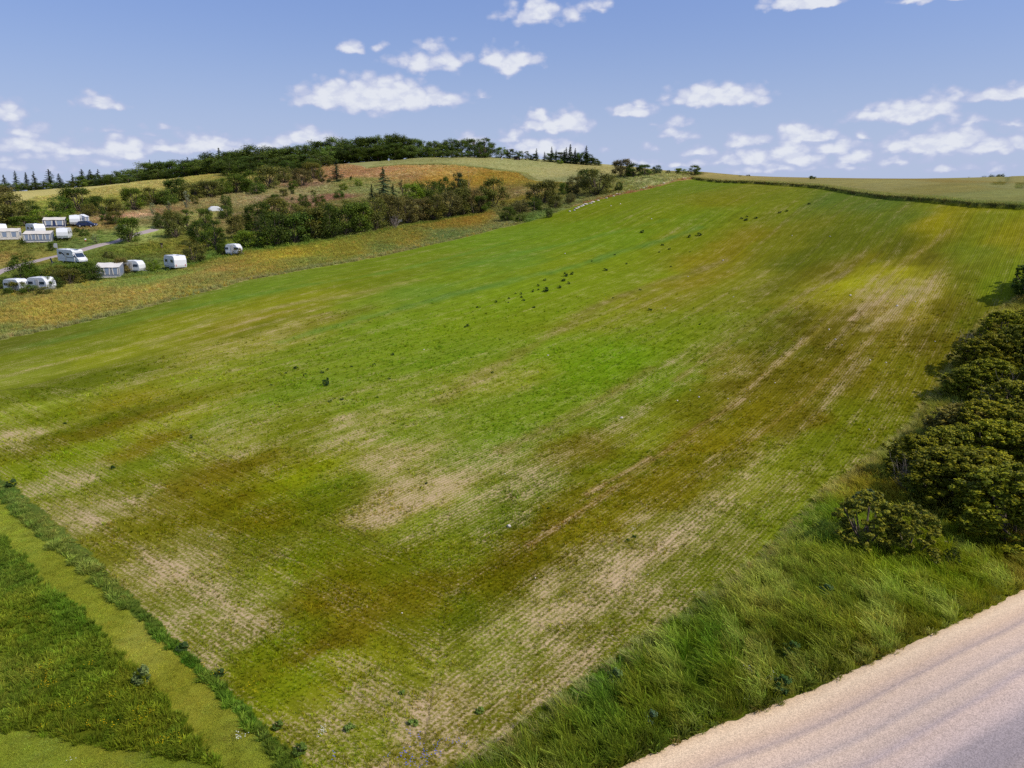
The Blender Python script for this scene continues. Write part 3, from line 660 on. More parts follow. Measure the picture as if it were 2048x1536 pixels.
def simple_mat(name, c, rough=0.7, spec=0.3, noise=0.0, nscale=2.0, metallic=0.0):
    m = bpy.data.materials.new(name); m.use_nodes = True
    t = NT(m.node_tree); b = t.n['Principled BSDF']
    b.inputs['Roughness'].default_value = rough; b.inputs['Specular IOR Level'].default_value = spec; b.inputs['Metallic'].default_value = metallic
    tcn = t.new('ShaderNodeTexCoord')
    n_ = t.noise(tcn.outputs['Object'], nscale, 4, 0.6)
    k = t.math('MULTIPLY_ADD', t.math('SUBTRACT', n_, 0.5), noise, 1.0)
    sc = t.vmath('SCALE', (c[0], c[1], c[2])); t.l.new(k, sc.node.inputs['Scale'])
    t.l.new(sc, b.inputs['Base Color'])
    return m
trackm = simple_mat('worn_asphalt', (0.33, 0.27, 0.25), 0.9, 0.1, 0.5, 1.2)
ribbon('campsite_track', camp_path, 3.0, trackm, 'grey track through the campsite, left of centre')
# ------------------------------------------------------------------ grass, crop and other ground cover
def leaf_material(name, mode, base=None, trans=0.3, rough=0.55):
    m = bpy.data.materials.new(name); m.use_nodes = True
    t = NT(m.node_tree); t.n.clear()
    if mode == 'inst': c0 = t.attr('tcol', 'INSTANCER')
    elif mode == 'obj':
        oi = t.new('ShaderNodeObjectInfo'); c0 = oi.outputs['Color']
    else: c0 = base
    v = t.attr('lv', out='Fac')
    k = t.math('MULTIPLY_ADD', v, 0.9, 0.55)
    sc = t.vmath('SCALE', c0); t.l.new(k, sc.node.inputs['Scale'])
    if mode == 'obj':
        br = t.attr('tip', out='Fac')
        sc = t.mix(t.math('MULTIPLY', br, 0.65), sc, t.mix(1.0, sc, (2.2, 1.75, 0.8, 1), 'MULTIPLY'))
    d = t.new('ShaderNodeBsdfPrincipled'); d.inputs['Roughness'].default_value = rough; d.inputs['Specular IOR Level'].default_value = 0.08 if mode == 'obj' else 0.05
    t.l.new(sc, d.inputs['Base Color'])
    tr_ = t.new('ShaderNodeBsdfTranslucent'); t.l.new(t.mix(1.0, sc, (1.12, 1.15, 0.75, 1), 'MULTIPLY'), tr_.inputs['Color'])
    mx = t.new('ShaderNodeMixShader'); mx.inputs[0].default_value = trans
    t.l.new(d.outputs[0], mx.inputs[1]); t.l.new(tr_.outputs[0], mx.inputs[2])
    o = t.new('ShaderNodeOutputMaterial'); t.l.new(mx.outputs[0], o.inputs[0])
    return m
MI = leaf_material('grass_blades', 'inst', trans=0.35)
PROTO = {}
def tuft_mesh(name, nb, hmin, hmax, rad, width, lean, spread, head=0.0, seed=0):
    R = np.random.default_rng(seed)
    Vs = []; Qs = []; lv = []
    for i in range(nb):
        a = R.uniform(0, 2 * math.pi); rr = rad * math.sqrt(R.uniform()); p = np.array([rr * math.cos(a), rr * math.sin(a), -0.02])
        h = R.uniform(hmin, hmax)
        out = np.array([math.cos(a), math.sin(a), 0]) * spread * R.uniform(0.3, 1.0) + np.array([lean[0], lean[1], 0]) * R.uniform(0.6, 1.3)
        out += R.normal(0, 0.12, 3) * [1, 1, 0]
        fa = R.uniform(0, 2 * math.pi); sd_ = np.array([math.cos(fa), math.sin(fa), 0]) * width * R.uniform(0.7, 1.3)
        p1 = p + np.array([0, 0, h * 0.55]) + out * h * 0.30
        p2 = p + np.array([0, 0, h * 0.92]) + out * h * 0.95
        p2[2] = p[2] + h * (0.95 - 0.25 * min(1.4, np.linalg.norm(out)))
        b = len(Vs) * 1
        k = len(Qs)
        o = len(lv)
        hw = 0.25 if R.uniform() > head else 1.3
        Vs += [p - sd_ * .5, p + sd_ * .5, p1 + sd_ * .45, p1 - sd_ * .45, p2 + sd_ * hw * .5, p2 - sd_ * hw * .5]
        Qs += [[b, b + 1, b + 2, b + 3], [b + 3, b + 2, b + 4, b + 5]]
        lv += [R.uniform(0.1, 0.8)] * 6 if hw < 1 else [0.5] * 4 + [1.0] * 2
    return mesh_np(name, np.array(Vs), np.array(Qs), [MI], False, {'lv': ('FLOAT', 'POINT', np.array(lv))})
def protos(key, name, specs):
    c = bpy.data.collections.new(key)
    for i, kw in enumerate(specs):
        o = bpy.data.objects.new(name, tuft_mesh(name, seed=i * 7 + len(key), **kw)); c.objects.link(o)
    PROTO[key] = (c, len(specs))
WIND = (-0.42, 0.22)
protos('p_crop', 'crop_plant', [dict(nb=13, hmin=.10, hmax=.20, rad=.05, width=.014, lean=(-.1, 0), spread=.8) for _ in range(5)])
protos('p_tall', 'grass_tuft', [dict(nb=34, hmin=.45, hmax=.85, rad=.16, width=.013, lean=WIND, spread=.35, head=.3) for _ in range(4)] +
       [dict(nb=30, hmin=.35, hmax=.6, rad=.15, width=.022, lean=(-.3, .1), spread=.6) for _ in range(2)])
protos('p_mead', 'meadow_tuft', [dict(nb=34, hmin=.15, hmax=.4, rad=.16, width=.02, lean=(-.1, .05), spread=.7) for _ in range(4)] +
       [dict(nb=40, hmin=.12, hmax=.3, rad=.15, width=.04, lean=(0, 0), spread=.9) for _ in range(2)])
protos('p_mown', 'mown_grass_tuft', [dict(nb=26, hmin=.03, hmax=.08, rad=.12, width=.009, lean=(0, 0), spread=1.0) for _ in range(3)])
protos('p_corn', 'cereal_tuft', [dict(nb=30, hmin=.8, hmax=1.0, rad=.22, width=.02, lean=(-.12, .05), spread=.12, head=.8) for _ in range(4)])
protos('p_far', 'dry_grass_tuft', [dict(nb=26, hmin=.25, hmax=.6, rad=.4, width=.05, lean=(-.3, .1), spread=.5, head=.2) for _ in range(4)])

def scatter(name, label, key, x, y, z, scale, col, kind='stuff', seed=1):
    R = np.random.default_rng(seed)
    n_ = len(x)
    me = bpy.data.meshes.new(name + '_points')
    me.vertices.add(n_); me.vertices.foreach_set('co', np.c_[x, y, z].astype(np.float32).ravel())
    def at(an, typ, arr, f):
        a = me.attributes.new(an, typ, 'POINT'); a.data.foreach_set(f, arr)
    cc = np.ones((n_, 4), np.float32); cc[:, :3] = col
    at('tcol', 'FLOAT_COLOR', cc.ravel(), 'color')
    rot = np.zeros((n_, 3), np.float32); rot[:, 2] = R.uniform(-0.6, 0.6, n_) if key in ('p_tall',) else R.uniform(-1.2, 1.2, n_) if key in ('p_far','p_corn') else R.uniform(0, 6.28, n_)
    at('rot', 'FLOAT_VECTOR', rot.ravel(), 'vector')
    sc_ = np.asarray(scale, np.float32)
    if sc_.ndim == 1: sc_ = np.repeat(sc_[:, None], 3, 1)
    at('scl', 'FLOAT_VECTOR', np.ascontiguousarray(sc_, np.float32).ravel(), 'vector')
    c, cnt = PROTO[key]
    at('pick', 'INT', R.integers(0, cnt, n_).astype(np.int32), 'value')
    o = bpy.data.objects.new(name, me); COL.objects.link(o); tag(o, label=label, kind=kind)
    ng = bpy.data.node_groups.new(name + '_scatter', 'GeometryNodeTree')
    ng.interface.new_socket('Geometry', in_out='INPUT', socket_type='NodeSocketGeometry')
    ng.interface.new_socket('Geometry', in_out='OUTPUT', socket_type='NodeSocketGeometry')
    N = ng.nodes; Lk = ng.links
    gi = N.new('NodeGroupInput'); go = N.new('NodeGroupOutput')
    ci = N.new('GeometryNodeCollectionInfo'); ci.inputs['Collection'].default_value = c
    ci.inputs['Separate Children'].default_value = True; ci.inputs['Reset Children'].default_value = True
    ip = N.new('GeometryNodeInstanceOnPoints'); ip.inputs['Pick Instance'].default_value = True
    def na(nm, t):
        q = N.new('GeometryNodeInputNamedAttribute'); q.data_type = t; q.inputs['Name'].default_value = nm
        return [s for s in q.outputs if s.enabled and s.name == 'Attribute'][0]
    Lk.new(gi.outputs[0], ip.inputs['Points']); Lk.new(ci.outputs[0], ip.inputs['Instance'])
    Lk.new(na('pick', 'INT'), ip.inputs['Instance Index'])
    e2r = N.new('FunctionNodeEulerToRotation'); Lk.new(na('rot', 'FLOAT_VECTOR'), e2r.inputs[0]); Lk.new(e2r.outputs[0], ip.inputs['Rotation'])
    Lk.new(na('scl', 'FLOAT_VECTOR'), ip.inputs['Scale'])
    Lk.new(ip.outputs[0], go.inputs[0])
    md = o.modifiers.new('scatter', 'NODES'); md.node_group = ng
    return o
def in_view(x, y, z, pad=60):
    u, v = to_pixel(x, y, z)
    return (u > -pad * 2) & (u < 2048 + pad * 2) & (v > -pad) & (v < 1536 + pad * 2.5) & (y > 5)
def rand_pts(n_, x0, x1, y0, y1, want, seed=0, keep=None):
    R = np.random.default_rng(seed + 100)
    x = R.uniform(x0, x1, n_); y = R.uniform(y0, y1, n_)
    r = region(x, y); m = np.isin(r, [RI[k] for k in want])
    x, y = x[m], y[m]
    z = height(x, y); m = in_view(x, y, z)
    return x[m], y[m], z[m]
def jit(c, R, amt=0.18):
    k = 1 + R.normal(0, amt, len(c))
    return np.clip(c * k[:, None] * (1 + R.normal(0, 0.07, (len(c), 3))), 0.003, 0.9)
R0 = np.random.default_rng(11)

# crop plants in drilled rows
s_, t_ = np.meshgrid(np.arange(-70, 150, 0.15), np.arange(-75, 75, 0.24))
s_ = s_.ravel(); t_ = t_.ravel()
cx = ROW[0] * s_ + PERP[0] * t_; cy = ROW[1] * s_ + PERP[1] * t_
m = (cy > 15) & (np.hypot(cx, cy) < 105) & (np.abs(np.arctan2(cx, cy)) < 0.78); s_, t_, cx, cy = s_[m], t_[m], cx[m], cy[m]
cx = cx + R0.normal(0, .045, len(cx)); cy = cy + R0.normal(0, .045, len(cx))
rr_ = np.hypot(cx, cy)
m = R0.uniform(size=len(cx)) < np.where(rr_ < 45, np.clip(1.1 - (rr_ - 26) / 34, 0.4, 1.0), 0.4 * np.clip(1 - (rr_ - 45) / 60, 0, 1) ** 1.5); cx, cy, rr_ = cx[m], cy[m], rr_[m]
rg, cc, so = surface(cx, cy)
m = rg == RI['crop']; cx, cy, rr_, cc, so = cx[m], cy[m], rr_[m], cc[m], so[m]
thin = so * 0.75 + 1.5 * fbm(cx / 1.1, cy / 1.1, 201, 3)
m = R0.uniform(size=len(cx)) > np.clip(thin, 0.0, 0.93); cx, cy, rr_, cc, so = cx[m], cy[m], rr_[m], cc[m], so[m]
cz = height(cx, cy); m = in_view(cx, cy, cz); cx, cy, cz, rr_, cc, so = cx[m], cy[m], cz[m], rr_[m], cc[m], so[m]
grow = R0.uniform(.6, 1.25, len(cx)) * (1 + 0.9 * fbm(cx / 2.5, cy / 2.5, 301, 2)) * (1 + (rr_ - 25) / 60 * .5)
pc = cc * (1 - .7 * so[:, None] * (1 - np.array([[.62, .88, .5]])))
scatter('crop_plants', 'young green crop plants in drilled rows on the near half of the field', 'p_crop', cx, cy, cz, grow, jit(pc * 1.95, R0, .2))
# tall grass of the roadside verge
x, y, z = rand_pts(95000, -10, 75, 12, 92, ['verge'], 1)
dr = (x - road_near[0][0]) * rn[0] + (y - road_near[0][1]) * rn[1]
al = (x - road_near[0][0]) * rd[0] + (y - road_near[0][1]) * rd[1]
dr = dr - road_off(al)
m = (dr < -0.02) | (dr > ROAD_W + .1); x, y, z, dr = x[m], y[m], z[m], dr[m]
rg, cc, so = surface(x, y)
dcrop = dist_line(crop_right, x, y)
sc_ = np.clip(0.72 + (-dr) * 0.25, 0.3, 1.0) * np.clip(.45 + dcrop * .5, .4, 1) * R0.uniform(.65, 1.3, len(x))
sc_[dr > 0] = 0.35
pat = fbm(x / 2.2, y / 2.2, 77, 3); pat2 = fbm(x / 6, y / 6, 78, 2)
sc_ *= 1 + .4 * pat
cc = cc * (1 + 0.6 * pat[:, None] * [[1.2, .9, 1.1]])
pale = np.clip((fbm(x / 1.6, y / 3, 79, 3) - .02) * 5, 0, 1)[:, None] * np.clip(dcrop / 1.5, .3, 1)[:, None] * .55
cc = cc * (1 - pale) + (lin((142, 148, 66)) * ALB)[None] * pale
edge = np.clip(1.3 - dcrop / 1.0, 0, 1)[:, None] * .7 * (R0.uniform(size=(len(x), 1)) > .35)
cc = cc * (1 - edge) + (lin((150, 142, 92)) * ALB)[None] * edge
scatter('verge_grass', 'tall wind blown grass on the verge beside the gravel road', 'p_tall', x, y, z, sc_, jit(cc * 1.95, R0, .16))
x, y, z = rand_pts(120000, -10, 75, 12, 92, ['verge'], 11)
al = (x - road_near[0][0]) * rd[0] + (y - road_near[0][1]) * rd[1]
dr = (x - road_near[0][0]) * rn[0] + (y - road_near[0][1]) * rn[1] - road_off(al)
m = (dr > -1.3) & (dr < .22) & (R0.uniform(size=len(x)) < np.clip(1 - (dr + .1) / .3, 0, 1)); x, y, z, dr = x[m], y[m], z[m], dr[m]
rg, cc, so = surface(x, y)
cc = cc * (1 + .8 * fbm(x / 1.5, y / 1.5, 91, 3)[:, None]); dry = np.clip(.2 + dr * .8, 0, .6)[:, None]
cc = cc * (1 - dry) + (lin((140, 138, 80)) * ALB)[None] * dry
scatter('roadside_grass', 'short grass and weeds along the edge of the gravel road', 'p_mead', x, y, z, R0.uniform(.5, 1.3, len(x)) * np.clip(1 - dr * 1.5, .45, 1.3), jit(cc * 2.0, R0, .18))
# lush meadow at the lower left, weed strip, mown path
x, y, z = rand_pts(60000, -48, -5, 14, 48, ['meadow', 'strip'], 2)
rg, cc, so = surface(x, y); st_ = rg == RI['strip']
pat = fbm(x / 1.3, y / 1.3, 87, 3)
dp = np.minimum(dist_line(path_r, x, y), dist_line(path_l, x, y))
sc_ = R0.uniform(.6, 1.3, len(x)) * (1 + .9 * pat) * np.where(st_, .62, .8)
dpr = dist_line(path_r, x, y)
sc_ = np.where(st_, sc_ * np.clip(1.45 - dpr / .9 + 1.3 * fbm(x / .5, y / .5, 93, 2), .2, 1.5), sc_)
far_ = (np.clip(dpr / 1.3 + .8 * pat, 0, 1) * st_)[:, None] * .6
cc = cc * (1 - far_) + (lin((122, 124, 58)) * ALB)[None] * far_
cc = cc * (1 + 0.9 * pat[:, None] * [[1.3, .9, 1.2]])
scatter('meadow_grass', 'lush grass and weeds beside the mown path', 'p_mead', x, y, z, sc_, jit(cc * 2.1, R0, .2))
x, y, z = rand_pts(60000, -48, -5, 14, 48, ['path', 'mown'], 3)
rg, cc, so = surface(x, y)
cc = cc * (1 + 1.1 * fbm(x / .7, y / .7, 88, 3)[:, None]); yl_ = np.clip(fbm(x / 1.6, y / 1.6, 92, 3) * 5, 0, 1)[:, None] * .4; cc = cc * (1 - yl_) + (lin((134, 138, 72)) * ALB)[None] * yl_
scatter('mown_path_grass', 'short mown grass on the path', 'p_mown', x, y, z, R0.uniform(.7, 1.6, len(x)), jit(cc * 1.5, R0, .12))
# golden meadow
x, y, z = rand_pts(90000, -110, 10, 70, 190, ['gold'], 4)
rg, cc, so = surface(x, y)
pat = fbm(x / 3, y / 3, 89, 3)
fl = (R0.uniform(size=len(x)) < .02 + .12 * np.clip(fbm(x / 7, y / 5, 95, 2) * 3, 0, 1))
cc = cc * (1 + .35 * pat[:, None]); cc[fl] = lin((180, 156, 60)) * ALB * .9
scatter('meadow_hay', 'golden seeding grass with yellow flowers in the uncut meadow', 'p_far', x, y, z, np.c_[R0.uniform(.6, 1, len(x)), R0.uniform(.6, 1, len(x)), R0.uniform(.5, 1.1, len(x)) * (1 + pat)], jit(cc * 1.25 * [[1, 1.02, 1.1]], R0, .08))
# hillside grass
x, y, z = rand_pts(90000, -170, 75, 120, 345, ['rest'], 5)
rg, cc, so = surface(x, y); r = np.hypot(x, y)
dtr = dist_line(camp_path, x, y)
pat = fbm(x / 6, y / 6, 99, 3)
m = dtr > 1.9; 
sc_ = (R0.uniform(.5, 1.2, len(x)) * (1 + 1.2 * pat))
sc_ *= np.clip(.35 + (dist_line(camp_path, x, y) - 1.5) * .08, .35, 1)
cc = cc * (1 + .5 * pat[:, None])
scatter('hillside_grass', 'rough dry grass on the hillside and round the campsite', 'p_far', x[m], y[m], z[m], np.c_[sc_ * 1.4, sc_ * 1.4, sc_][m], jit(cc[m] * 1.25, R0, .12))
# cereal stalks, thick along the edge of the wheat
x, y, z = rand_pts(300000, 40, 135, 95, 235, ['wheat'], 6)
de = dist_line(wheat_edge, x, y)
m = (de < 1.3) | (R0.uniform(size=len(x)) < .22); x, y, z, de = x[m], y[m], z[m], de[m]
rg, cc, so = surface(x, y)
ed = de < 1.3
cc[ed] = cc[ed] * .8 + lin((112, 118, 70)) * ALB * .45
scatter('wheat_stalks', 'standing wheat stalks along the edge of the wheat field', 'p_corn', x, y, z - np.where(ed, 0, .12), np.c_[np.full(len(x), 1.1), np.full(len(x), 1.1), R0.uniform(.85, 1.08, len(x))], jit(cc * 1.25, R0, .1))
# barley edge
x, y, z = rand_pts(120000, -60, 70, 285, 350, ['barley'], 7)
de = dist_line(POLY['barley'][:6], x, y); m = (de < 3) | (R0.uniform(size=len(x)) < .1); x, y, z = x[m], y[m], z[m]
rg, cc, so = surface(x, y)
scatter('barley_stalks', 'standing barley on the middle hill', 'p_corn', x, y, z - .35, np.full(len(x), 1.0), jit(cc * 1.15, R0, .08))

# flower heads
def blossom_mesh(name, base):
    R = np.random.default_rng(3); V = []; Q = []
    for i in range(5):
        p = R.normal(0, .07, 3); p[2] = R.uniform(.25, .45); s = .022
        b = len(V)
        V += [p + [-s, -s, 0], p + [s, -s, .006], p + [s, s, 0], p + [-s, s, .006]]; Q.append([b, b + 1, b + 2, b + 3])
    return mesh_np(name, np.array(V), np.array(Q), [MI], False, {'lv': ('FLOAT', 'POINT', np.full(len(V), .6))})
c = bpy.data.collections.new('p_flower'); c.objects.link(bpy.data.objects.new('flower_heads', blossom_mesh('flower_heads', None))); PROTO['p_flower'] = (c, 1)
def flowers(name, label, spots, col, per, spread, seed):
    R = np.random.default_rng(seed); X_ = []; Y_ = []
    px, py, _ = ground_at([a for a, b in spots], [b for a, b in spots])
    for a, b in zip(px, py):
        k = R.poisson(per); X_ += list(a + R.normal(0, spread, k)); Y_ += list(b + R.normal(0, spread * .7, k))
    X_ = np.array(X_); Y_ = np.array(Y_)
    scatter(name, label, 'p_flower', X_, Y_, height(X_, Y_), R.uniform(.45, .8, len(X_)), np.tile(col, (len(X_), 1)))
flowers('yellow_flowers', 'small yellow flowers in the meadow left of the path', [(90,1345),(100,1370),(110,1360),(180,1335),(190,1415),(265,1425),(290,1440),(340,1480),(330,1490),(60,1240),(30,1430),(90,1455),(205,1450),(215,1405),(270,1400),(500,1390),(430,1350),(150,1015),(45,1015),(350,1480),(120,1430)], (.65, .45, .01), 2.4, .3, 5)
flowers('cornflowers', 'blue cornflowers at the bottom edge of the crop', [(820,1490),(830,1500),(850,1510),(840,1525),(820,1532),(870,1500),(800,1530),(700,1510),(900,1495),(925,1490),(860,1530)], (.12, .14, .62), 2.5, .3, 6)
flowers('white_flowers', 'small white flowers in the grass', [(425,1077),(648,1466),(655,1470),(1270,1063),(1265,1060),(1540,1363),(1550,1365),(1500,1345),(1486,1402),(160,1525),(75,1525),(480,1480)], (.7, .7, .62), 1.6, .12, 7)

# ------------------------------------------------------------------ trees and shrubs
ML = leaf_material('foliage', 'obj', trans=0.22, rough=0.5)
MBARK = simple_mat('bark', (0.13, 0.10, 0.075), 0.9, 0.1, 0.7, 6)
MBARKP = simple_mat('grey_bark', (0.24, 0.20, 0.165), 0.9, 0.1, 0.6, 6)
def rand_dirs(R, n_):
    v = R.normal(size=(n_, 3)); return v / np.linalg.norm(v, axis=1)[:, None]
def leaves(C, Nrm, L, Wd, R, lv, tip):
    n_ = len(C)
    Nrm = Nrm / np.linalg.norm(Nrm, axis=1)[:, None]
    a = np.cross(Nrm, rand_dirs(R, n_)); a /= np.maximum(np.linalg.norm(a, axis=1), 1e-6)[:, None]
    b = np.cross(Nrm, a); L = L[:, None]; Wd = Wd[:, None]
    V = np.stack([C - a * L * .5, C + b * Wd * .5 + Nrm * L * .06, C + a * L * .5, C - b * Wd * .5 + Nrm * L * .06], 1).reshape(-1, 3)
    Q_ = np.arange(n_ * 4).reshape(-1, 4)
    return V, Q_, np.repeat(lv, 4), np.repeat(tip, 4)
def tube(pts, rads, sides=5):
    V = []; Q_ = []
    pts = [np.array(p, float) for p in pts]
    for i, (p, r) in enumerate(zip(pts, rads)):
        d = pts[min(i + 1, len(pts) - 1)] - pts[max(i - 1, 0)]; d /= max(np.linalg.norm(d), 1e-9)
        a = np.cross(d, [0.31, 0.95, 0.1]); a /= np.linalg.norm(a); b = np.cross(d, a)
        for k in range(sides):
            t = 2 * math.pi * k / sides; V.append(p + (a * math.cos(t) + b * math.sin(t)) * r)
    for i in range(len(pts) - 1):
        for k in range(sides):
            Q_.append([i * sides + k, i * sides + (k + 1) % sides, (i + 1) * sides + (k + 1) % sides, (i + 1) * sides + k])
    return V, Q_
def join(parts):
    V = []; Q_ = []
    for v, q in parts:
        b = len(V); V += list(v); Q_ += [[i + b for i in f] for f in q]
    return np.array(V), np.array(Q_)
def crown_model(kind, seed, nl, leaf, nclump=30, tipfrac=.15):
    """foliage and stem meshes of a plant one unit high"""
    R = np.random.default_rng(seed)
    cl = []
    for i in range(nclump):
        a = R.uniform(0, 2 * math.pi)
        if kind in ('bush', 'near'):
            z_ = R.uniform(.10, .86) if kind == 'bush' else R.uniform(.06, .93)
            w0 = .40 * math.sqrt(max(0, 1 - ((z_ - .38) / .58) ** 2)); k = R.uniform(.55, 1.08)
            if kind == 'near': k = (.68 + .34 * R.uniform() + .16 * math.sin(3 * a + 5 * z_ + seed) + .12 * math.sin(5 * a - 9 * z_ + 2 * seed)) * (1.22 if R.uniform() < .1 else 1)
            c = np.array([math.cos(a) * w0 * k, math.sin(a) * w0 * k, z_]); r = R.uniform(.10, .19) if kind == 'bush' else R.uniform(.022, .055)
        elif kind == 'tree':
            z_ = R.uniform(.08, .9); w0 = .34 * math.sqrt(max(0, 1 - ((z_ - .48) / .52) ** 2)); k = R.uniform(.4, 1.08)
            c = np.array([math.cos(a) * w0 * k, math.sin(a) * w0 * k, z_]); r = R.uniform(.07, .15)
        else:
            d = rand_dirs(R, 1)[0]
            c = np.array([d[0] * .26, d[1] * .26, .5 + d[2] * .38]) * [R.uniform(.5, 1.2), R.uniform(.5, 1.2), 1]; r = R.uniform(.05, .11)
        cl.append((c, r))
    rs = np.array([r for c, r in cl]); w_ = rs ** 2; w_ /= w_.sum()
    ci = R.choice(len(cl), nl, p=w_)
    dd = rand_dirs(R, nl); fr = R.uniform(0, 1, nl) ** .45
    cen = np.array([c for c, r in cl])[ci]; rad = rs[ci]
    noise_ = 1 + .35 * R.normal(size=nl) * .5
    P_ = cen + dd * (rad * fr * noise_)[:, None] * [1, 1, .85]
    P_[:, 2] = np.maximum(P_[:, 2], .02 + .03 * R.uniform(size=nl))
    Nn = dd * .7 + np.array([0, 0, .45]) + rand_dirs(R, nl) * .75
    clv = R.uniform(.25, .75, len(cl))[ci]
    lv = np.clip(clv + R.normal(0, .2, nl), 0, 1)
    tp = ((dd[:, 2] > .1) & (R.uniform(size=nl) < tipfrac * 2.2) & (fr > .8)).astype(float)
    V, Q_, lv, tp = leaves(P_, Nn, leaf * R.uniform(.6, 1.35, nl), leaf * .62 * R.uniform(.7, 1.2, nl), R, lv, tp)
    fol = mesh_np('foliage', V, Q_, [ML], False, {'lv': ('FLOAT', 'POINT', lv), 'tip': ('FLOAT', 'POINT', tp)})
    parts = []
    if kind in ('bush', 'near'):
        for c, r in cl[:14]:
            b0 = np.array([R.normal(0, .03), R.normal(0, .03), -.04]); mid = b0 * .4 + c * .5 + [0, 0, -.05]
            parts.append(tube([b0, mid, c], [.018, .012, .005], 4))
    else:
        top = .8; b0 = np.array([0, 0, -.04])
        parts.append(tube([b0, [.01, 0, .2], [-.01, .01, .45], [.01, 0, .62], [0, 0, top]], [.03, .022, .017, .011, .004], 6))
        for c, r in cl[:16]:
            h0 = max(.18, c[2] - .22 - .1 * R.uniform()); parts.append(tube([[0, 0, h0], np.array([c[0] * .5, c[1] * .5, (h0 + c[2]) / 2 + .01]), c], [.011, .008, .003], 4))
    V, Q_ = join(parts)
    return fol, mesh_np('stem', V, Q_, [MBARK], True)
def conifer_model(seed, nl=5200, leaf=.028, ragged=.15, width=.2):
    R = np.random.default_rng(seed); C = []; Nn = []; parts = [tube([[0, 0, -.04], [0, 0, .5], [.004, 0, 1.0]], [.022, .014, .002], 6)]
    tiers = 22; br = []
    for i in range(tiers):
        h = .10 + .88 * i / (tiers - 1); wd = width * (1 - (i / tiers) ** 1.15) + .012
        for k in range(7):
            a = R.uniform(0, 6.28); l = wd * R.uniform(1 - ragged * 2.5, 1 + ragged)
            br.append((h + R.normal(0, .012), a, max(l, .01)))
    wt = np.array([b[2] for b in br]); wt /= wt.sum(); bi = R.choice(len(br), nl, p=wt); f = R.uniform(.05, 1, nl) ** .8
    hh = np.array([b[0] for b in br])[bi]; aa = np.array([b[1] for b in br])[bi]; ll = np.array([b[2] for b in br])[bi]
    aa2 = aa + R.normal(0, .22, nl) * (1.1 - f * .5)
    P_ = np.c_[np.cos(aa2) * ll * f, np.sin(aa2) * ll * f, hh - .22 * ll * f + R.normal(0, .006, nl)]
    Nn = np.c_[np.cos(aa) * .3, np.sin(aa) * .3, np.full(nl, .8)] + rand_dirs(R, nl) * .5
    V, Q_, lv, tp = leaves(P_, Nn, leaf * R.uniform(.7, 1.3, nl), leaf * .5 * np.ones(nl), R, np.clip(.3 + .4 * f + R.normal(0, .15, nl), 0, 1), np.zeros(nl))
    fol = mesh_np('foliage', V, Q_, [ML], False, {'lv': ('FLOAT', 'POINT', lv), 'tip': ('FLOAT', 'POINT', tp)})
    for (h, a, l) in br[::3]: parts.append(tube([[0, 0, h], [math.cos(a) * l * .9, math.sin(a) * l * .9, h - .2 * l]], [.004, .0015], 3))
    V, Q_ = join(parts)
    return fol, mesh_np('trunk', V, Q_, [MBARK], True)
def twig_model(seed, nb=34, up=1.0, mat=None):
    R = np.random.default_rng(seed); parts = []
    def grow(p, d, l, r, lev):
        pts = [p]; rd_ = [r]; q = np.array(p, float); dd = np.array(d, float)
        for i in range(3):
            dd = dd + R.normal(0, .16, 3); dd /= np.linalg.norm(dd); q = q + dd * l / 3; pts.append(q.copy()); rd_.append(r * (1 - .27 * (i + 1)))
        parts.append(tube(pts, rd_, 4))
        if lev > 0:
            for k in range(4):
                j = R.integers(1, 4); nd = dd + rand_dirs(R, 1)[0] * .75 + [0, 0, .2]; nd /= np.linalg.norm(nd)
                grow(pts[j], nd, l * R.uniform(.4, .6), r * .5, lev - 1)
    for i in range(nb):
        a = R.uniform(0, 6.28); grow([math.cos(a) * .06, math.sin(a) * .06, -.03], np.array([math.cos(a) * .55 * R.uniform(.2, 1), math.sin(a) * .55 * R.uniform(.2, 1), up]), R.uniform(.45, .62), .009, 2)
    V, Q_ = join(parts)
    return mesh_np('twigs', V, Q_, [mat or MBARKP], False)
MOD = {}
MOD['bush'] = [crown_model('bush', 10 + i, 5600, .042, 34 + i * 3) for i in range(5)]
MOD['tree'] = [crown_model('tree', 30 + i, 8000, .030, 46 + 3 * i, .05) for i in range(5)]
MOD['loose'] = [crown_model('loose', 50 + i, 3000, .032, 26, .08) for i in range(3)]
MOD['near'] = [crown_model('near', 70 + i, 30000, .030, 420, .42) for i in range(4)]
MOD['small'] = [crown_model('near', 80 + i, 15000, .042, 170, .5) for i in range(2)]
MOD['conifer'] = [conifer_model(90 + i, ragged=.12 + .12 * i) for i in range(3)]
MOD['pine'] = [conifer_model(95 + i, 4200, .035, .3, .3) for i in range(2)]
MOD['dead'] = [twig_model(99, 1, 1.2), twig_model(98, 9, 1.2)]
TWIGS = [twig_model(120 + i, 14, 1.3) for i in range(2)]
FC = dict(gold=(.135, .145, .02), thick=(.125, .140, .011), thickg=(.155, .172, .012), thickb=(.13, .125, .025), dark=(.066, .100, .013), green=(.088, .135, .016), olive=(.125, .128, .024), bright=(.15, .215, .018), brown=(.13, .115, .036), silver=(.26, .30, .15),
          conifer=(.042, .070, .024), bluish=(.075, .105, .045), wood=(.080, .118, .018), woodl=(.11, .155, .026))
cnt = [0]
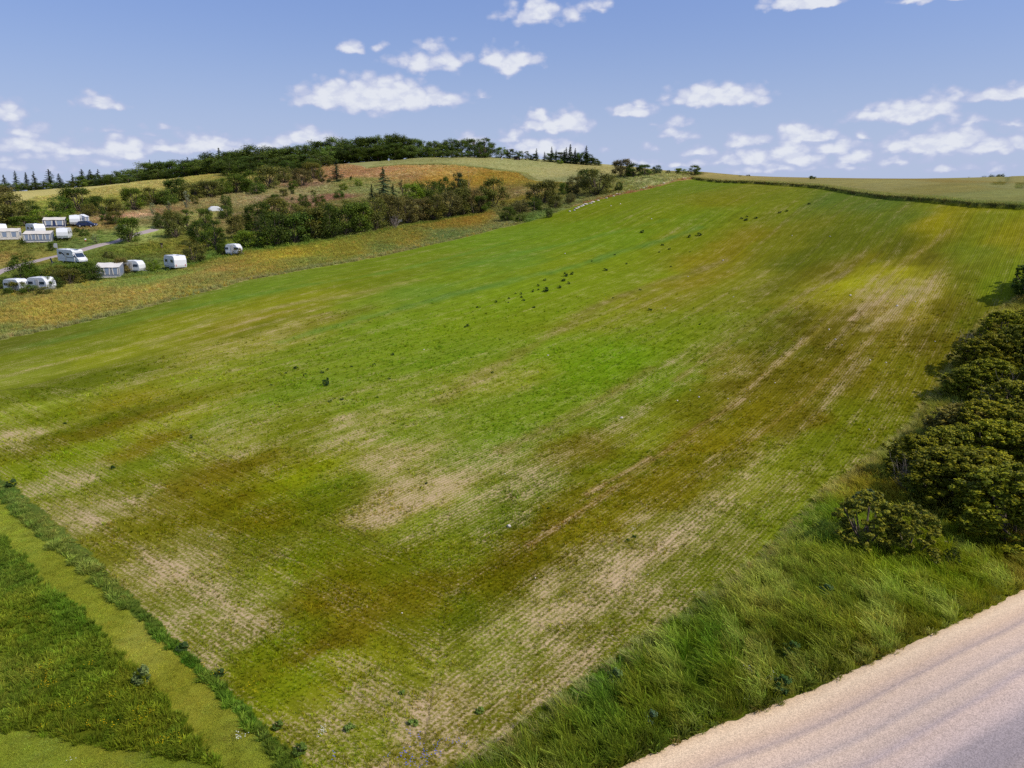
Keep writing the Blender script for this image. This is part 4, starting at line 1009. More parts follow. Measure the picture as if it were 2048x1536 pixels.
def plant(name, cat, label, model, tone, x, y, w, h, group=None, z=None, lean=0.0, mi=None, jitter=.16):
    i = cnt[0]; cnt[0] += 1
    R = random.Random(1000 + i)
    ml = MOD[model]; fol, stem = ml[(i if mi is None else mi) % len(ml)]
    e = bpy.data.objects.new(name, None); e.empty_display_size = .3
    z0 = float(height(x, y)[0]) if z is None else z
    e.location = (x, y, z0 - 0.05); e.rotation_euler = (lean, 0, R.uniform(0, 6.28)); COL.objects.link(e)
    ex = {'bush': .92, 'near': .92, 'small': .92, 'tree': .72, 'loose': .62, 'conifer': .4, 'pine': .6}[model]
    e.scale = (w / ex, w / ex, h)
    tag(e, label=label, cat=cat, group=group)
    k = 1 + R.uniform(-jitter, jitter); c = FC[tone]
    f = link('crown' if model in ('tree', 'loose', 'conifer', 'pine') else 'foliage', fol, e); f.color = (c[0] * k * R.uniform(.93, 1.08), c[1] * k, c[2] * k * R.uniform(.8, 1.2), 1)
    s = link('trunk' if model in ('tree', 'loose', 'conifer', 'pine') else 'stem', stem, e)
    return e
def plant_px(name, cat, label, model, tone, u, v, wpx, hpx, group=None, **kw):
    x, y, z = (float(q[0]) for q in ground_at(u, v))
    s = math.hypot(x, y, z - CAM_Z) / FPX
    # picture offsets lie across the view, so distance sets the true size
    dep = (y * CP - (z - CAM_Z) * SP) / FPX
    return plant(name, cat, label, model, tone, x, y + .3 * wpx * dep, wpx * dep, hpx * dep, group, **kw)
# ------------------------------------------------------------------ the wood on the ridge, tree by tree
SKY = [(0,352),(60,348),(130,352),(190,343),(250,338),(300,327),(340,324),(390,310),(440,301),(480,296),(520,292),(560,293),(600,290),(640,286),(660,272),(700,268),(735,272),(785,265),(830,272),(870,276),(905,273),(940,277),(985,286),(1020,294),(1060,300),(1100,302),(1130,298),(1160,300),(1185,308),(1200,322)]
su = [a for a, b in SKY]; sv = [b for a, b in SKY]
def wood_tree(u, vtop, d, model, tone, label, group, wf=.75, cat='tree', name='deciduous_tree'):
    jt = .38 if model == 'tree' else .16
    xr = float((u - 1024) / FPX / (CP - (330 - 768) / FPX * SP))
    x = xr * d; z = float(height(x, d)[0])
    _, f, zz = ray(u, vtop); ztop = CAM_Z + float(zz / f) * d
    h = max(ztop - z, 2.5)
    return plant(name, cat, label, model, tone, x, d, h * wf * (1.5 if model == 'conifer' else 1), h, group, jitter=jt)
RW = random.Random(5)
ORD = 'first second third fourth fifth sixth seventh eighth ninth tenth eleventh twelfth thirteenth fourteenth fifteenth sixteenth seventeenth eighteenth nineteenth twentieth twenty-first twenty-second twenty-third twenty-fourth twenty-fifth twenty-sixth'.split()
gL = 'trees of the wood on the left ridge'; gM = 'trees of the tall wood behind the middle hill'
for i, u in enumerate(range(165, 640, 19)):
    d = np.interp(u, [150, 460, 700], [392, 372, 352]); vt = np.interp(u, su, sv)
    wood_tree(u + RW.uniform(-6, 6), vt + RW.uniform(-6, 6), d + 14, 'tree', RW.choice(['wood', 'woodl']), ORD[i] + ' tree from the left in the skyline row of the left ridge wood', gL, 1.35)
for i, u in enumerate(range(200, 650, 19)):
    d = np.interp(u, [150, 460, 700], [372, 345, 335]); vt = np.interp(u, su, sv)
    wood_tree(u + RW.uniform(-5, 5), vt + RW.uniform(9, 16) * (1.4 if u > 450 else 1), d, 'tree', RW.choice(['wood', 'woodl', 'dark']), ORD[i] + ' lower tree from the left along the front edge of the left ridge wood', gL + ', front row', 1.5)
for i, u in enumerate(range(455, 640, 24)):
    wood_tree(u + RW.uniform(-5, 5), 322 + RW.uniform(-6, 6), 318, 'tree', RW.choice(['wood', 'dark']), ORD[i] + ' dark tree from the left at the foot of the wood above the scrub slope', 'trees at the foot of the wood above the scrub slope', 1.4)
for i, u in enumerate(range(648, 985, 20)):
    vt = np.interp(u, su, sv)
    wood_tree(u + RW.uniform(-6, 6), vt + RW.uniform(-5, 5), 372, 'tree', RW.choice(['wood', 'wood', 'woodl']), ORD[i] + ' tall tree from the left in the skyline row of the middle hill wood', gM, 1.15)
for i, u in enumerate(range(650, 990, 17)):
    vt = np.interp(u, su, sv)
    wood_tree(u + RW.uniform(-5, 5), vt + RW.uniform(16, 26), 352, 'tree', RW.choice(['wood', 'woodl', 'dark', 'woodl']), ORD[i] + ' tree from the left along the field edge of the middle hill wood', gM + ', front row', 1.35)
wood_tree(970, 272, 349, 'loose', 'wood', 'gnarled open crowned oak standing above the right end of the middle wood', None, .75, name='oak_tree')
wood_tree(960, 280, 347, 'loose', 'wood', 'dark open crowned tree left beside the gnarled oak at the end of the middle wood', None, .7)
for i, (u, vt, mdl, tn, wf) in enumerate([(1003,293,'tree','woodl',1.2),(1020,296,'tree','wood',1),(1037,299,'tree','wood',1),(1052,300,'loose','wood',.8),(1066,306,'tree','wood',1.3),(1100,305,'tree','woodl',1.2),(1122,302,'tree','wood',1.2),(1148,304,'tree','woodl',1.2),(1163,303,'tree','wood',1.1),(1178,306,'tree','dark',1.2),(1190,316,'tree','woodl',1.3),(1197,322,'tree','dark',1.3),(1120,322,'bush','bright',1.2)]):
    wood_tree(u, vt, 352 if mdl != 'bush' else 345, mdl, tn, ORD[i] + ' tree in the low leafy row right of the gnarled oak', 'trees of the low row right of the middle wood', wf)
for u, vt, wf, lb in [(1073,296,.32,'small dark spruce standing alone in the gap of the low tree row'),(1089,303,.4,'smallest spruce in the gap right of the lone dark spruce'),(1103,293,.3,'thin bare topped spruce at the left of the right hand spruce group'),(1112,299,.35,'second spruce of the right hand group, beside the thin bare topped one'),(1132,294,.35,'spruce left of the tallest spruce of the right hand group'),(1140,288,.35,'tallest spruce of the right hand group on the skyline'),(1150,296,.4,'spruce just right of the tallest spruce on the skyline'),(1172,291,.42,'pointed spruce near the right end of the skyline wood'),(1128,300,.45,'broad dark spruce inside the right hand spruce group')]:
    wood_tree(u, vt, 350, 'conifer', 'conifer', lb, 'spruces at the right end of the wood', wf, 'conifer', 'spruce_tree')
for u, vt, wf, lb in [(3,349,.5,'spruce at the very left edge of the picture'),(27,341,.36,'slim pointed spruce, second from the left edge'),(48,344,.36,'slim spruce right of the tall pointed one at the far left'),(64,342,.38,'spruce with drooping branches left of the broad dark fir'),(95,338,.6,'broad dark fir, the fullest conifer at the far left'),(114,347,.5,'lower conifer touching the right side of the broad fir'),(141,347,.4,'thin conifer between the broad fir and the first wood trees'),(161,338,.55,'dark conifer at the left end of the wood'),(178,339,.55,'flat topped conifer right of the dark one at the end of the wood'),(194,338,.4,'thin conifer tip above the left end of the wood'),(376,314,.4,'spruce tip rising above the left ridge wood'),(440,296,.4,'fir tip rising above the highest part of the left ridge wood'),(300,319,.3,'bare conifer tip over the lower ridge wood')]:
    wood_tree(u, vt, 404, 'conifer', 'conifer', lb, 'conifers rising at the left of the wood', wf, 'conifer', 'spruce_tree')
for i, u in enumerate(range(-8, 215, 15)):
    wood_tree(u + RW.uniform(-4, 4), np.interp(u, [0, 80, 150, 215], [368, 364, 362, 352]) + RW.uniform(-3, 3), 398, 'tree', RW.choice(['wood', 'woodl', 'bluish']), ORD[i] + ' low leafy tree from the left edge, between the conifers', 'leafy trees under the left conifers', 1.3)

# ------------------------------------------------------------------ shrubs on the hills, each read off the photograph
SHR = 'shrub'
T = [ # u, v base, width px, height px, model, tone, label
 (12,450,70,62,'bush','olive','big brownish hawthorn at the left edge above the caravans'),(8,420,40,45,'bush','brown','brown twiggy shrub behind the big hawthorn at the left edge'),(46,432,50,30,'bush','dark','dark shrub right of the big hawthorn at the left edge'),(72,446,60,26,'bush','bright','low pale flowering elder left above the campsite awning'),(38,452,50,20,'bush','green','low green bush above the leftmost awning'),
 (112,432,58,38,'bush','green','green shrub left of the tall dark shrub behind the upper caravan'),(145,428,72,50,'bush','dark','tall dark shrub directly behind the upper caravan'),(175,434,32,26,'bush','olive','olive shrub at the right foot of the tall dark shrub'),(122,444,34,22,'bush','bright','bright bush at the left end of the upper awning'),
 (198,430,48,38,'bush','dark','dark shrub left of the round tree above the blue car'),(228,430,36,32,'bush','olive','olive shrub touching the round dark tree'),(260,423,50,44,'bush','green','round dense dark tree at the edge of the pale grass hill'),
 (300,413,60,36,'bush','olive','olive shrub right of the round dense tree'),(328,412,44,30,'bush','green','low green shrub between olive shrub and tall dark tree'),(346,404,54,46,'bush','dark','tall dark tree at the right end of the pale grass hill'),(380,402,50,32,'bush','olive','olive scrub right of the tall dark tree'),(415,398,56,34,'bush','olive','wide olive shrub below the ridge wood'),(395,395,40,30,'bush','green','green shrub behind the wide olive shrub'),(440,392,44,34,'bush','green','green shrub at the left foot of the wood'),
 (466,387,52,40,'bush','green','large green shrub under the wood, left of the brown one'),(496,387,48,44,'bush','dark','dark shrub under the wood beside the brown one'),(534,380,56,46,'bush','olive','large domed brown green shrub under the wood'),(512,390,36,22,'bush','green','low bush in front of the domed shrub'),(566,366,38,34,'bush','olive','rounded olive shrub right of the domed shrub'),(602,374,42,36,'bush','brown','brown tinted hawthorn above the tan slope'),(585,380,24,18,'bush','green','small bush left of the brown tinted hawthorn'),(622,360,46,34,'bush','olive','yellow green shrub against the wood edge'),(641,366,26,30,'loose','olive','slender olive tree left of the dark conifer'),
 (607,418,26,28,'bush','dark','dark round shrub on the reddish slope'),(627,406,17,22,'loose','green','slim green sapling right of the dark round shrub'),(640,411,24,20,'bush','dark','low dark bush right of the slim sapling'),(566,396,20,18,'bush','olive','small olive shrub on the tan slope'),(584,389,9,12,'bush','dark','tiny dark shrub on the tan slope'),(584,402,6,8,'bush','dark','tiny dark bush in the reddish grass'),(600,395,7,7,'bush','green','tiny green bush on the reddish slope'),(626,386,11,6,'bush','olive','very low olive bush left of the two green ones'),
 (549,413,26,24,'bush','dark','dark shrub at the upper left of the long hedge'),(686,383,18,15,'bush','bright','bright bush above the darker one in the pale grass'),(677,400,22,18,'bush','green','round green bush in the middle of the pale slope'),(702,362,7,9,'bush','dark','tiny bush below the tan hilltop'),(716,375,17,15,'bush','bright','bright round bush alone below the tan hilltop'),(658,367,12,8,'bush','dark','small dark bush at the foot of the dark conifer'),
 (450,418,24,28,'bush','dark','dark round shrub right of the white tent'),(449,440,28,28,'bush','dark','dark shrub just below the one beside the white tent'),(468,482,42,50,'bush','olive','olive tree between track and hedge'),
 (500,466,30,50,'bush','dark','dark narrow tree at the left end of the long hedge'),(492,500,62,34,'bush','bright','bright green bush above the small white van'),(532,498,40,34,'loose','bright','light leafed willow right of the white van'),(518,480,34,46,'loose','brown','grey brown twiggy tree in the left part of the hedge'),
 (442,512,28,26,'bush','dark','dark bush just left of the small white van'),(474,513,24,16,'bush','olive','olive scrub covering the lower right of the small white van'),
 (252,488,52,50,'bush','green','round young tree beside the campsite track'),(242,470,26,26,'loose','silver','pale leafed sapling behind the round young tree'),(320,458,34,32,'bush','dark','dark bush above the track right of the bare earth'),(345,480,44,56,'bush','olive','big olive tree right of the track'),(372,474,44,54,'loose','dark','open tree with pale trunk right of the big olive tree'),(406,455,36,36,'bush','green','green bush with pale flowers right of the pale trunked tree'),(396,490,48,46,'bush','dark','dark bush in front of the pale trunked tree'),(427,505,48,66,'loose','dark','tall loose tree left of the olive tree'),(415,498,40,40,'bush','green','green bush under the tall loose tree'),(384,528,44,44,'bush','olive','round olive bush right beside the white caravan'),
 (372,418,16,38,'loose','silver','pale leafed poplar sapling, tallest on the slope'),(305,432,13,26,'loose','silver','pale poplar sapling at the upper track'),(336,424,14,24,'loose','silver','pale poplar sapling between upper track and tall sapling'),(190,488,18,20,'loose','silver','pale leafed sapling by the lower bend of the track'),(388,410,16,20,'bush','olive','small bush at the foot of the tallest poplar sapling'),
 (102,503,13,17,'bush','dark','small dark cone shaped bush below the big awning'),(152,465,12,10,'bush','dark','small dark bush under the upper caravan bank'),(166,472,18,14,'bush','green','small green bush on the bank below the blue car'),(44,490,14,9,'bush','dark','low dark bush below the leftmost awning'),(210,443,24,20,'bush','green','green clump right of the blue car'),(225,452,36,26,'bush','olive','rough olive clump on the bank below the bare earth'),
 (38,566,54,56,'bush','green','round green tree at the lower left of the campsite'),(0,578,34,26,'bush','dark','dark bush at the left edge in front of the white caravans'),(24,582,28,20,'bush','dark','low dark bush before the half hidden white caravans'),(86,578,22,18,'bush','green','green bush at the right end of the half hidden caravan'),(30,590,44,24,'bush','olive','olive scrub in front of the two half hidden caravans'),(52,592,34,22,'bush','green','low green scrub at the meadow edge under the half hidden caravan'),(84,594,30,18,'bush','olive','olive scrub at the meadow edge just below the larger half hidden caravan'),(14,594,22,18,'bush','green','green scrub at the lower left corner of the campsite'),(100,584,40,30,'bush','dark','dark scrub at the right end of the half hidden caravans'),(130,575,60,34,'bush','olive','dense olive scrub under the motorhome'),(178,566,50,32,'bush','dark','dark scrub between motorhome and cream roofed tent'),
 (112,568,54,38,'bush','olive','olive hawthorn below the motorhome, left one'),(152,564,66,40,'bush','dark','dark hawthorn below the motorhome, right one'),(196,552,20,20,'bush','olive','small bush before the left end of the white tent'),(240,549,34,34,'bush','brown','brown green bush in front of the white tent'),(306,543,24,24,'bush','bright','bright leafy sapling left beside the white caravan'),(215,520,22,16,'bush','olive','low olive bush right of the motorhome'),(70,560,40,22,'bush','green','low scrub between the round tree and the olive hawthorn'),
 (805,402,22,42,'loose','brown','thin twiggy tree right of the tall pine'),(822,414,52,44,'bush','bright','bright green tree behind the hedge'),(855,410,58,46,'bush','green','rounded green tree left of the dark elder'),(890,400,34,46,'bush','dark','dark dense tree left of the windswept pine'),(918,404,46,46,'bush','olive','olive tree under the windswept pine'),
 (986,418,70,60,'bush','olive','large dark hawthorn at the right end of the hedge'),
 (1016,445,34,30,'bush','dark','small dark bush at the tip of the golden meadow'),(1041,446,22,16,'bush','green','low green bush at the corner of the crop'),(1040,428,34,28,'bush','brown','brown twiggy bush behind the corner bush'),(1084,412,66,50,'bush','olive','big rounded hawthorn in the middle of the bank'),(1070,424,36,28,'bush','dark','dark bush in front of the big bank hawthorn'),(1112,418,36,26,'bush','olive','olive bush at the right foot of the big bank hawthorn'),(1098,436,16,18,'bush','dark','small dark bush in the pale grass of the bank'),(1141,408,20,22,'bush','brown','thin brown shrub between the two big bank hawthorns'),(1128,392,24,26,'bush','green','green shrub between the two big bank hawthorns'),(1152,388,46,36,'bush','brown','brownish shrub left of the largest hawthorn on the bank'),(1178,374,54,34,'bush','dark','dark upper bush behind the largest hawthorn'),(1196,392,74,50,'bush','olive','largest hawthorn on the bank below the skyline'),(1238,384,16,20,'bush','dark','lone small bush in the grass right of the largest hawthorn'),
 (1244,355,46,36,'bush','brown','dark reddish tree on the skyline left of the green ones'),(1268,354,34,26,'bush','dark','dark tree on the skyline next to the reddish one'),(1290,352,34,22,'bush','green','green tree on the skyline right of the reddish one'),(1315,349,20,18,'bush','bluish','grey green bush alone on the skyline bank'),(1337,348,9,8,'bush','bluish','tiny bush on the skyline left of the flowering elder'),(1363,350,26,13,'bush','bright','low flowering elder on the crest'),(1391,351,30,20,'bush','green','rounded green bush at the top of the crop field'),
 (1480,358,9,7,'bush','dark','tiny bush on the horizon, left of a pair'),(1497,358,10,9,'bush','brown','tiny bush on the horizon, right of a pair'),(1559,361,6,5,'bush','bluish','minute grey bush on the horizon'),(1626,365,14,14,'bush','dark','lone dark bush standing in the wheat'),
]
for (u, v, wp, hp, mdl, tn, lb) in T:
    plant_px('shrub' if mdl == 'bush' and hp < 30 else 'hawthorn_tree' if tn in ('olive', 'brown') and mdl == 'bush' else 'tree' if hp > 35 else 'shrub', SHR if hp < 30 else 'tree', lb, mdl, tn, u, v, wp, hp * 1.05)
# long hedge above the golden meadow
HG = 'trees of the long hedge above the golden meadow'
hedge = [(512,466,60,56,'dark'),(545,450,56,50,'olive'),(578,458,60,50,'olive'),(545,496,66,62,'dark'),(585,490,66,60,'green'),(622,484,62,62,'olive'),(655,480,56,66,'dark'),(688,474,56,62,'dark'),(718,469,52,58,'green'),(748,463,52,60,'olive'),(610,460,50,40,'olive'),(650,455,52,44,'olive'),(700,445,50,40,'olive')]
for i, (u, v, wp, hp, tn) in enumerate(sorted(hedge)):
    plant_px('hedge_tree', 'tree', ORD[i] + ' leafy tree from the left in the unbroken part of the long hedge', 'bush', tn, u, v, wp * 1.1, hp * 1.1, HG + ', left part')
for i, (u, v, wp, hp, tn) in enumerate(sorted([(786,455,52,62,'brown'),(812,449,46,52,'brown'),(840,444,50,44,'brown'),(866,442,50,48,'olive'),(895,437,52,52,'brown'),(925,431,46,54,'olive'),(946,429,46,50,'brown'),(760,440,40,50,'brown'),(962,427,34,34,'dark')])):
    plant_px('hawthorn_tree', 'tree', ORD[i] + ' brown tinted hawthorn from the left in the thin right part of the hedge', 'bush', tn, u, v, wp * 1.08, hp * 1.08, HG + ', right part')
for u, v, wp, hp, lb in [(766,408,52,68,'tall blue green pine standing above the hedge'),(743,406,22,34,'small dark spruce left of the tall blue green pine'),(786,410,26,40,'smaller spruce right of the tall blue green pine'),(672,366,34,44,'dark conifer in front of the tall wood')]:
    plant_px('pine_tree', 'conifer', lb, 'pine', 'conifer' if wp < 40 else 'bluish', u, v, wp, hp)
plant_px('pine_tree', 'conifer', 'windswept pine with a ragged top above the hedge', 'loose', 'conifer', 916, 404, 30, 62)
# far trees on the right horizon
for u, wp, hp, lb in [(1968,20,7,'low flat tree at the left of the far clump on the right horizon'),(1984,22,10,'middle tree of the far clump on the right horizon'),(2003,24,12,'tallest tree of the far clump on the right horizon'),(1938,12,4,'faint low tree left of the far clump on the right horizon'),(2044,14,4,'faint low tree at the right edge of the horizon')]:
    xr = (u - 1024) / FPX / 1.04; d = 355.
    x = xr * d; z = float(height(x, d)[0]); s = d / FPX
    _, f, zz = ray(u, 357 - hp); zt = CAM_Z + float(zz / f) * d
    plant('horizon_tree', 'tree', lb, 'bush', 'bluish', x, d, wp * s, max(zt - z, 2), None, z=z)
# dead trees
def dead(u, v, wpx, hpx, label, lean, k=0, mat=None):
    x, y, z = (float(q[0]) for q in ground_at(u, v)); dep = (y * CP - (z - CAM_Z) * SP) / FPX
    e = bpy.data.objects.new('dead_tree', None); e.location = (x, y, z - .05); e.rotation_euler = (0, lean, .4); e.scale = (wpx * dep * 1.6, wpx * dep * 1.6, hpx * dep * 1.1); COL.objects.link(e)
    tag(e, label=label, cat='dead tree'); link('bare_branches', MOD['dead'][k], e)
dead(940, 410, 26, 64, 'bare dead tree leaning right above the hedge', .35)
dead(790, 458, 20, 30, 'bare twiggy stems in the gap of the hedge', 0, 1)

# ------------------------------------------------------------------ the thicket beside the road, close to the lookout
NG = 'dark shrubs of the roadside thicket'
near = [ # plan position from picture base point, width m, height m
 (1905,1015,5.6,3.9,'dark','round leafy shrub with yellowish tips, foremost of the thicket'),
 (2030,1075,6.2,4.3,'dark','tall dark shrub at the right edge of the picture, nearest the road'),
 (1830,960,3.8,3.2,'dark','narrow dark shrub with bare stems at the left corner of the thicket'),
 (1990,960,5.6,4.2,'green','broad green shrub in the middle of the thicket'),
 (2110,990,6.0,4.8,'dark','large shrub of the thicket cut by the right edge'),
 (1915,890,4.6,3.2,'brown','brown twiggy shrub behind the foremost round one'),
 (2020,860,5.0,4.0,'dark','dark shrub below the bare grey stems'),
 (1975,800,4.4,3.6,'green','yellow green shrub beside the bare grey stems'),
 (2100,830,5.5,4.6,'dark','tall shrub right of the bare grey stems'),
 (1950,745,4.0,3.2,'dark','dark shrub on the field side, above the bare stems'),
 (2040,740,5.0,4.2,'dark','dark shrub in the upper thicket'),
 (2000,690,4.2,3.4,'green','green shrub near the upper end of the thicket'),
 (2090,700,5.0,3.2,'green','bright topped shrub at the upper right end of the thicket'),
 (2150,740,6.0,5.0,'dark','outermost tall shrub beyond the right edge'),
 (1960,1010,4.6,3.6,'green','green shrub filling the front of the thicket between the two foremost'),
 (1900,950,4.6,3.5,'dark','dark shrub right behind the foremost round shrub'),
 (1960,900,4.8,3.8,'green','yellow tipped shrub in the heart of the thicket'),
 (2060,920,5.4,4.2,'dark','dark domed shrub near the right edge, mid thicket'),
 (1985,745,4.6,3.6,'dark','dark shrub between field side shrub and upper thicket'),
 (1935,800,3.8,3.0,'green','small green shrub on the field edge of the thicket'),
 (2060,665,3.8,2.4,'green','uppermost green shrub of the thicket'),
]
for i, (u, v, wm, hm, tn, lb) in enumerate(near):
    x, y, z = (float(q[0]) for q in ground_at(u, v))
    plant('thicket_shrub', 'shrub', lb, 'near', {'dark': 'thick', 'green': 'thickg', 'brown': 'thickb'}[tn], x, y, wm * 1.1, hm, NG, mi=i, jitter=.2)
plant_px('thicket_shrub', 'shrub', 'dark tree at the right edge beyond the thicket, casting a long shadow on the crop', 'near', 'dark', 2088, 606, 96, 80, NG)
plant_px('thicket_shrub', 'shrub', 'tall tree beyond the right edge behind the thicket', 'near', 'dark', 2160, 590, 120, 110, NG)
plant_px('hawthorn_bush', 'shrub', 'golden green hawthorn bush standing apart in the roadside verge', 'small', 'gold', 1752, 1112, 150, 122, mi=0)
plant_px('hawthorn_bush', 'shrub', 'right half of the pair of golden hawthorns in the verge', 'small', 'gold', 1836, 1124, 125, 112, mi=1)
plant_px('hawthorn_bush', 'shrub', 'small grey green bush behind the golden hawthorn', 'small', 'bluish', 1742, 1030, 70, 46, mi=1)
plant_px('hawthorn_bush', 'shrub', 'small dark bush by the wooden post in the verge', 'small', 'dark', 1907, 1140, 34, 48, mi=0)
plant_px('hawthorn_bush', 'shrub', 'tiny dark bush on the verge just above the road', 'small', 'dark', 1936, 1144, 26, 18, mi=1)
plant_px('hawthorn_bush', 'shrub', 'thin stemmed young bush in front of the thicket', 'loose', 'green', 1850, 1022, 80, 60)
for u, v, hm, lb in [(1975,850,3.6,'bare grey branches rising in the middle of the thicket'),(2020,830,3.5,'second cluster of bare grey branches in the thicket'),(1930,720,3.2,'bare twigs at the top of the field side shrubs'),(1805,985,2.6,'bare stems at the left corner of the thicket'),(1915,860,2.7,'brown bare twigs behind the foremost round shrub')]:
    x, y, z = (float(q[0]) for q in ground_at(u, v))
    e = bpy.data.objects.new('bare_shrub', None); e.location = (x, y, z - .05); e.scale = (hm * .8, hm * .8, hm * 1.05); COL.objects.link(e)
    tag(e, label=lb, cat='bare shrub', group='bare shrubs in the thicket'); link('bare_branches', TWIGS[cnt[0] % 2], e); cnt[0] += 1

# ------------------------------------------------------------------ weeds standing in the crop
WD = crown_model('bush', 140, 620, .15, 20, 0)
weeds = [(650,771,16,14),(655,768,8,16),(592,738,11,7),(610,751,9,6),(572,747,5,4),(644,746,9,6),(655,740,6,5),(703,734,6,4),(748,731,8,5),(778,758,7,4),(660,803,9,5),(684,799,9,5),(542,771,6,4),(620,690,5,3),(785,710,9,5),(935,653,8,6),(930,655,5,4),(985,746,6,4),(755,795,5,4),
 (1131,553,9,10),(1144,549,7,7),(1127,562,9,6),(1090,561,7,5),(1137,568,7,6),(1119,576,9,6),(1092,583,12,11),(1076,572,6,5),(1066,584,5,7),(1042,588,5,5),(1043,595,5,5),(1077,580,5,4),(1047,601,7,5),(1018,597,5,4),(1017,605,4,3),(1068,615,7,4),(992,604,6,5),(955,615,6,4),(1211,541,9,6),(1031,587,4,3),(1226,597,4,3),(1300,621,9,5),(1280,580,6,3),
 (1285,465,9,6),(1379,475,7,7),(1398,471,11,7),(1342,534,5,3),(1325,491,7,4),(1339,499,6,4),(1319,505,5,3),(1483,438,7,4),(1492,441,8,5),(1512,437,7,4),(1494,434,5,3),(1560,426,8,4),(1573,423,7,4),(1618,409,7,4),(1253,528,5,3),(1184,523,4,3),(1380,504,4,2),(1490,652,4,3),(1400,649,5,4),(382,876,7,8),(226,937,10,9),(130,848,7,5),(1255,1083,9,8),(1268,1075,9,7),(805,1387,14,9),(960,1425,18,14),(826,1449,22,12),(700,1459,24,14),(842,976,6,4),(853,968,6,4),(1097,1018,5,4),(1000,680,4,3),(1230,510,5,3)]
for (u, v, wp, hp) in weeds:
    x, y, z = (float(q[0]) for q in ground_at(u, v)); dep = (y * CP - (z - CAM_Z) * SP) / FPX
    e = bpy.data.objects.new('weed_clump', WD[0]); COL.objects.link(e); e.location = (x, y, z - .02)
    e.scale = (wp * dep * 1.15, wp * dep * 1.05, max(hp * dep * .9, .15)); e.rotation_euler = (0, 0, random.uniform(0, 6.28)); e.color = (.15, .22, .04, 1) if v > 1380 else (.040, .080, .018, 1)
    zone = ('weeds left of the field centre' if u < 900 and v < 820 else 'dense weeds in the upper centre of the crop' if u < 1160 and v < 690 else 'weeds scattered near the crest' if v < 560 else 'few weeds in the lower half of the crop')
    tag(e, label='dark green weed clump, one of the ' + zone, cat='weed', group=zone)
# larger leafy plants in the grass
for u, v, wp, hp, c, lb in [(285,1368,34,38,(.13,.17,.05),'grey leafed mullein plant at the edge of the mown path'),(1228,1372,34,36,(.10,.15,.04),'grey green thistle clump in the verge, lower left'),(1562,1382,40,30,(.045,.09,.02),'broad leafed dark weed beside the road edge'),(1582,1310,34,26,(.05,.1,.02),'broad leafed weed in the middle of the verge'),(1300,1446,30,26,(.09,.15,.08),'pale leafed thistle above the road edge'),(24,972,20,14,(.05,.085,.02),'dark weed clump at the top of the weed strip'),(1650,1195,30,26,(.07,.12,.035),'bluish green weed clump in the windblown grass'),(600,1505,30,18,(.09,.14,.02),'dark nettle clump at the lower end of the weed strip'),(556,1455,22,14,(.09,.14,.02),'nettle clump beside the lower path'),(440,1350,22,12,(.05,.085,.018),'dark nettle clump overhanging the path shadow'),(365,1300,26,14,(.045,.08,.018),'nettle clump beside the middle of the path')]:
    x, y, z = (float(q[0]) for q in ground_at(u, v)); dep = (y * CP - (z - CAM_Z) * SP) / FPX
    e = bpy.data.objects.new('leafy_weed', WD[0]); COL.objects.link(e); e.location = (x, y, z - .02)
    e.scale = (wp * dep * 1.15, wp * dep * 1.15, hp * dep * 1.1); e.color = (*c, 1); tag(e, label=lb, cat='weed')
# ------------------------------------------------------------------ campsite: caravans, awnings, cars
import bmesh
WHITE = simple_mat('white_panel', (0.66, 0.67, 0.67), 0.4, 0.4, 0.08)
CREAM = simple_mat('awning_roof_cloth', (0.55, 0.51, 0.44), 0.8, 0.2, 0.12)
GREYC = simple_mat('awning_grey_cloth', (0.20, 0.22, 0.26), 0.8, 0.2, 0.15)
PALE = simple_mat('awning_pale_cloth', (0.60, 0.56, 0.50), 0.8, 0.2, 0.1)
NAVY = simple_mat('awning_navy_cloth', (0.03, 0.045, 0.11), 0.7, 0.2, 0.1)
CLEAR = simple_mat('clear_window_foil', (0.22, 0.27, 0.36), 0.2, 0.6, 0.1)
GLASS = simple_mat('dark_glass', (0.02, 0.035, 0.06), 0.08, 0.8, 0.0)
TYRE = simple_mat('tyre_rubber', (0.02, 0.02, 0.02), 0.9, 0.1, 0.2)
RIM = simple_mat('wheel_rim', (0.45, 0.45, 0.46), 0.35, 0.5, 0.0)
GRAPH = simple_mat('dark_blue_graphic', (0.02, 0.04, 0.08), 0.4, 0.4, 0.0)
CARBL = simple_mat('navy_car_paint', (0.012, 0.025, 0.09), 0.2, 0.7, 0.05)
LIGHTM = simple_mat('lamp_lens', (0.7, 0.68, 0.62), 0.15, 0.7, 0.0)
REDM = simple_mat('red_lens', (0.4, 0.02, 0.02), 0.25, 0.6, 0.0)
WOOD = simple_mat('weathered_wood', (0.20, 0.15, 0.11), 0.9, 0.1, 0.6, 5)
DWOOD = simple_mat('dark_wood', (0.025, 0.02, 0.017), 0.9, 0.1, 0.5, 3)
STONE = simple_mat('field_stone', (0.52, 0.46, 0.40), 0.85, 0.2, 0.5, 3)
METAL = simple_mat('grey_metal', (0.35, 0.36, 0.38), 0.4, 0.5, 0.1)
def bm_obj(name, bm, mat, parent=None, bevel=0.0, smooth=False):
    me = bpy.data.meshes.new(name)
    if bevel:
        bmesh.ops.bevel(bm, geom=bm.edges[:], offset=bevel, segments=2, affect='EDGES', profile=.7, clamp_overlap=True)
    if smooth:
        for f in bm.faces: f.smooth = True
    bmesh.ops.recalc_face_normals(bm, faces=bm.faces)
    bm.to_mesh(me); bm.free(); me.materials.append(mat)
    return link(name, me, parent)
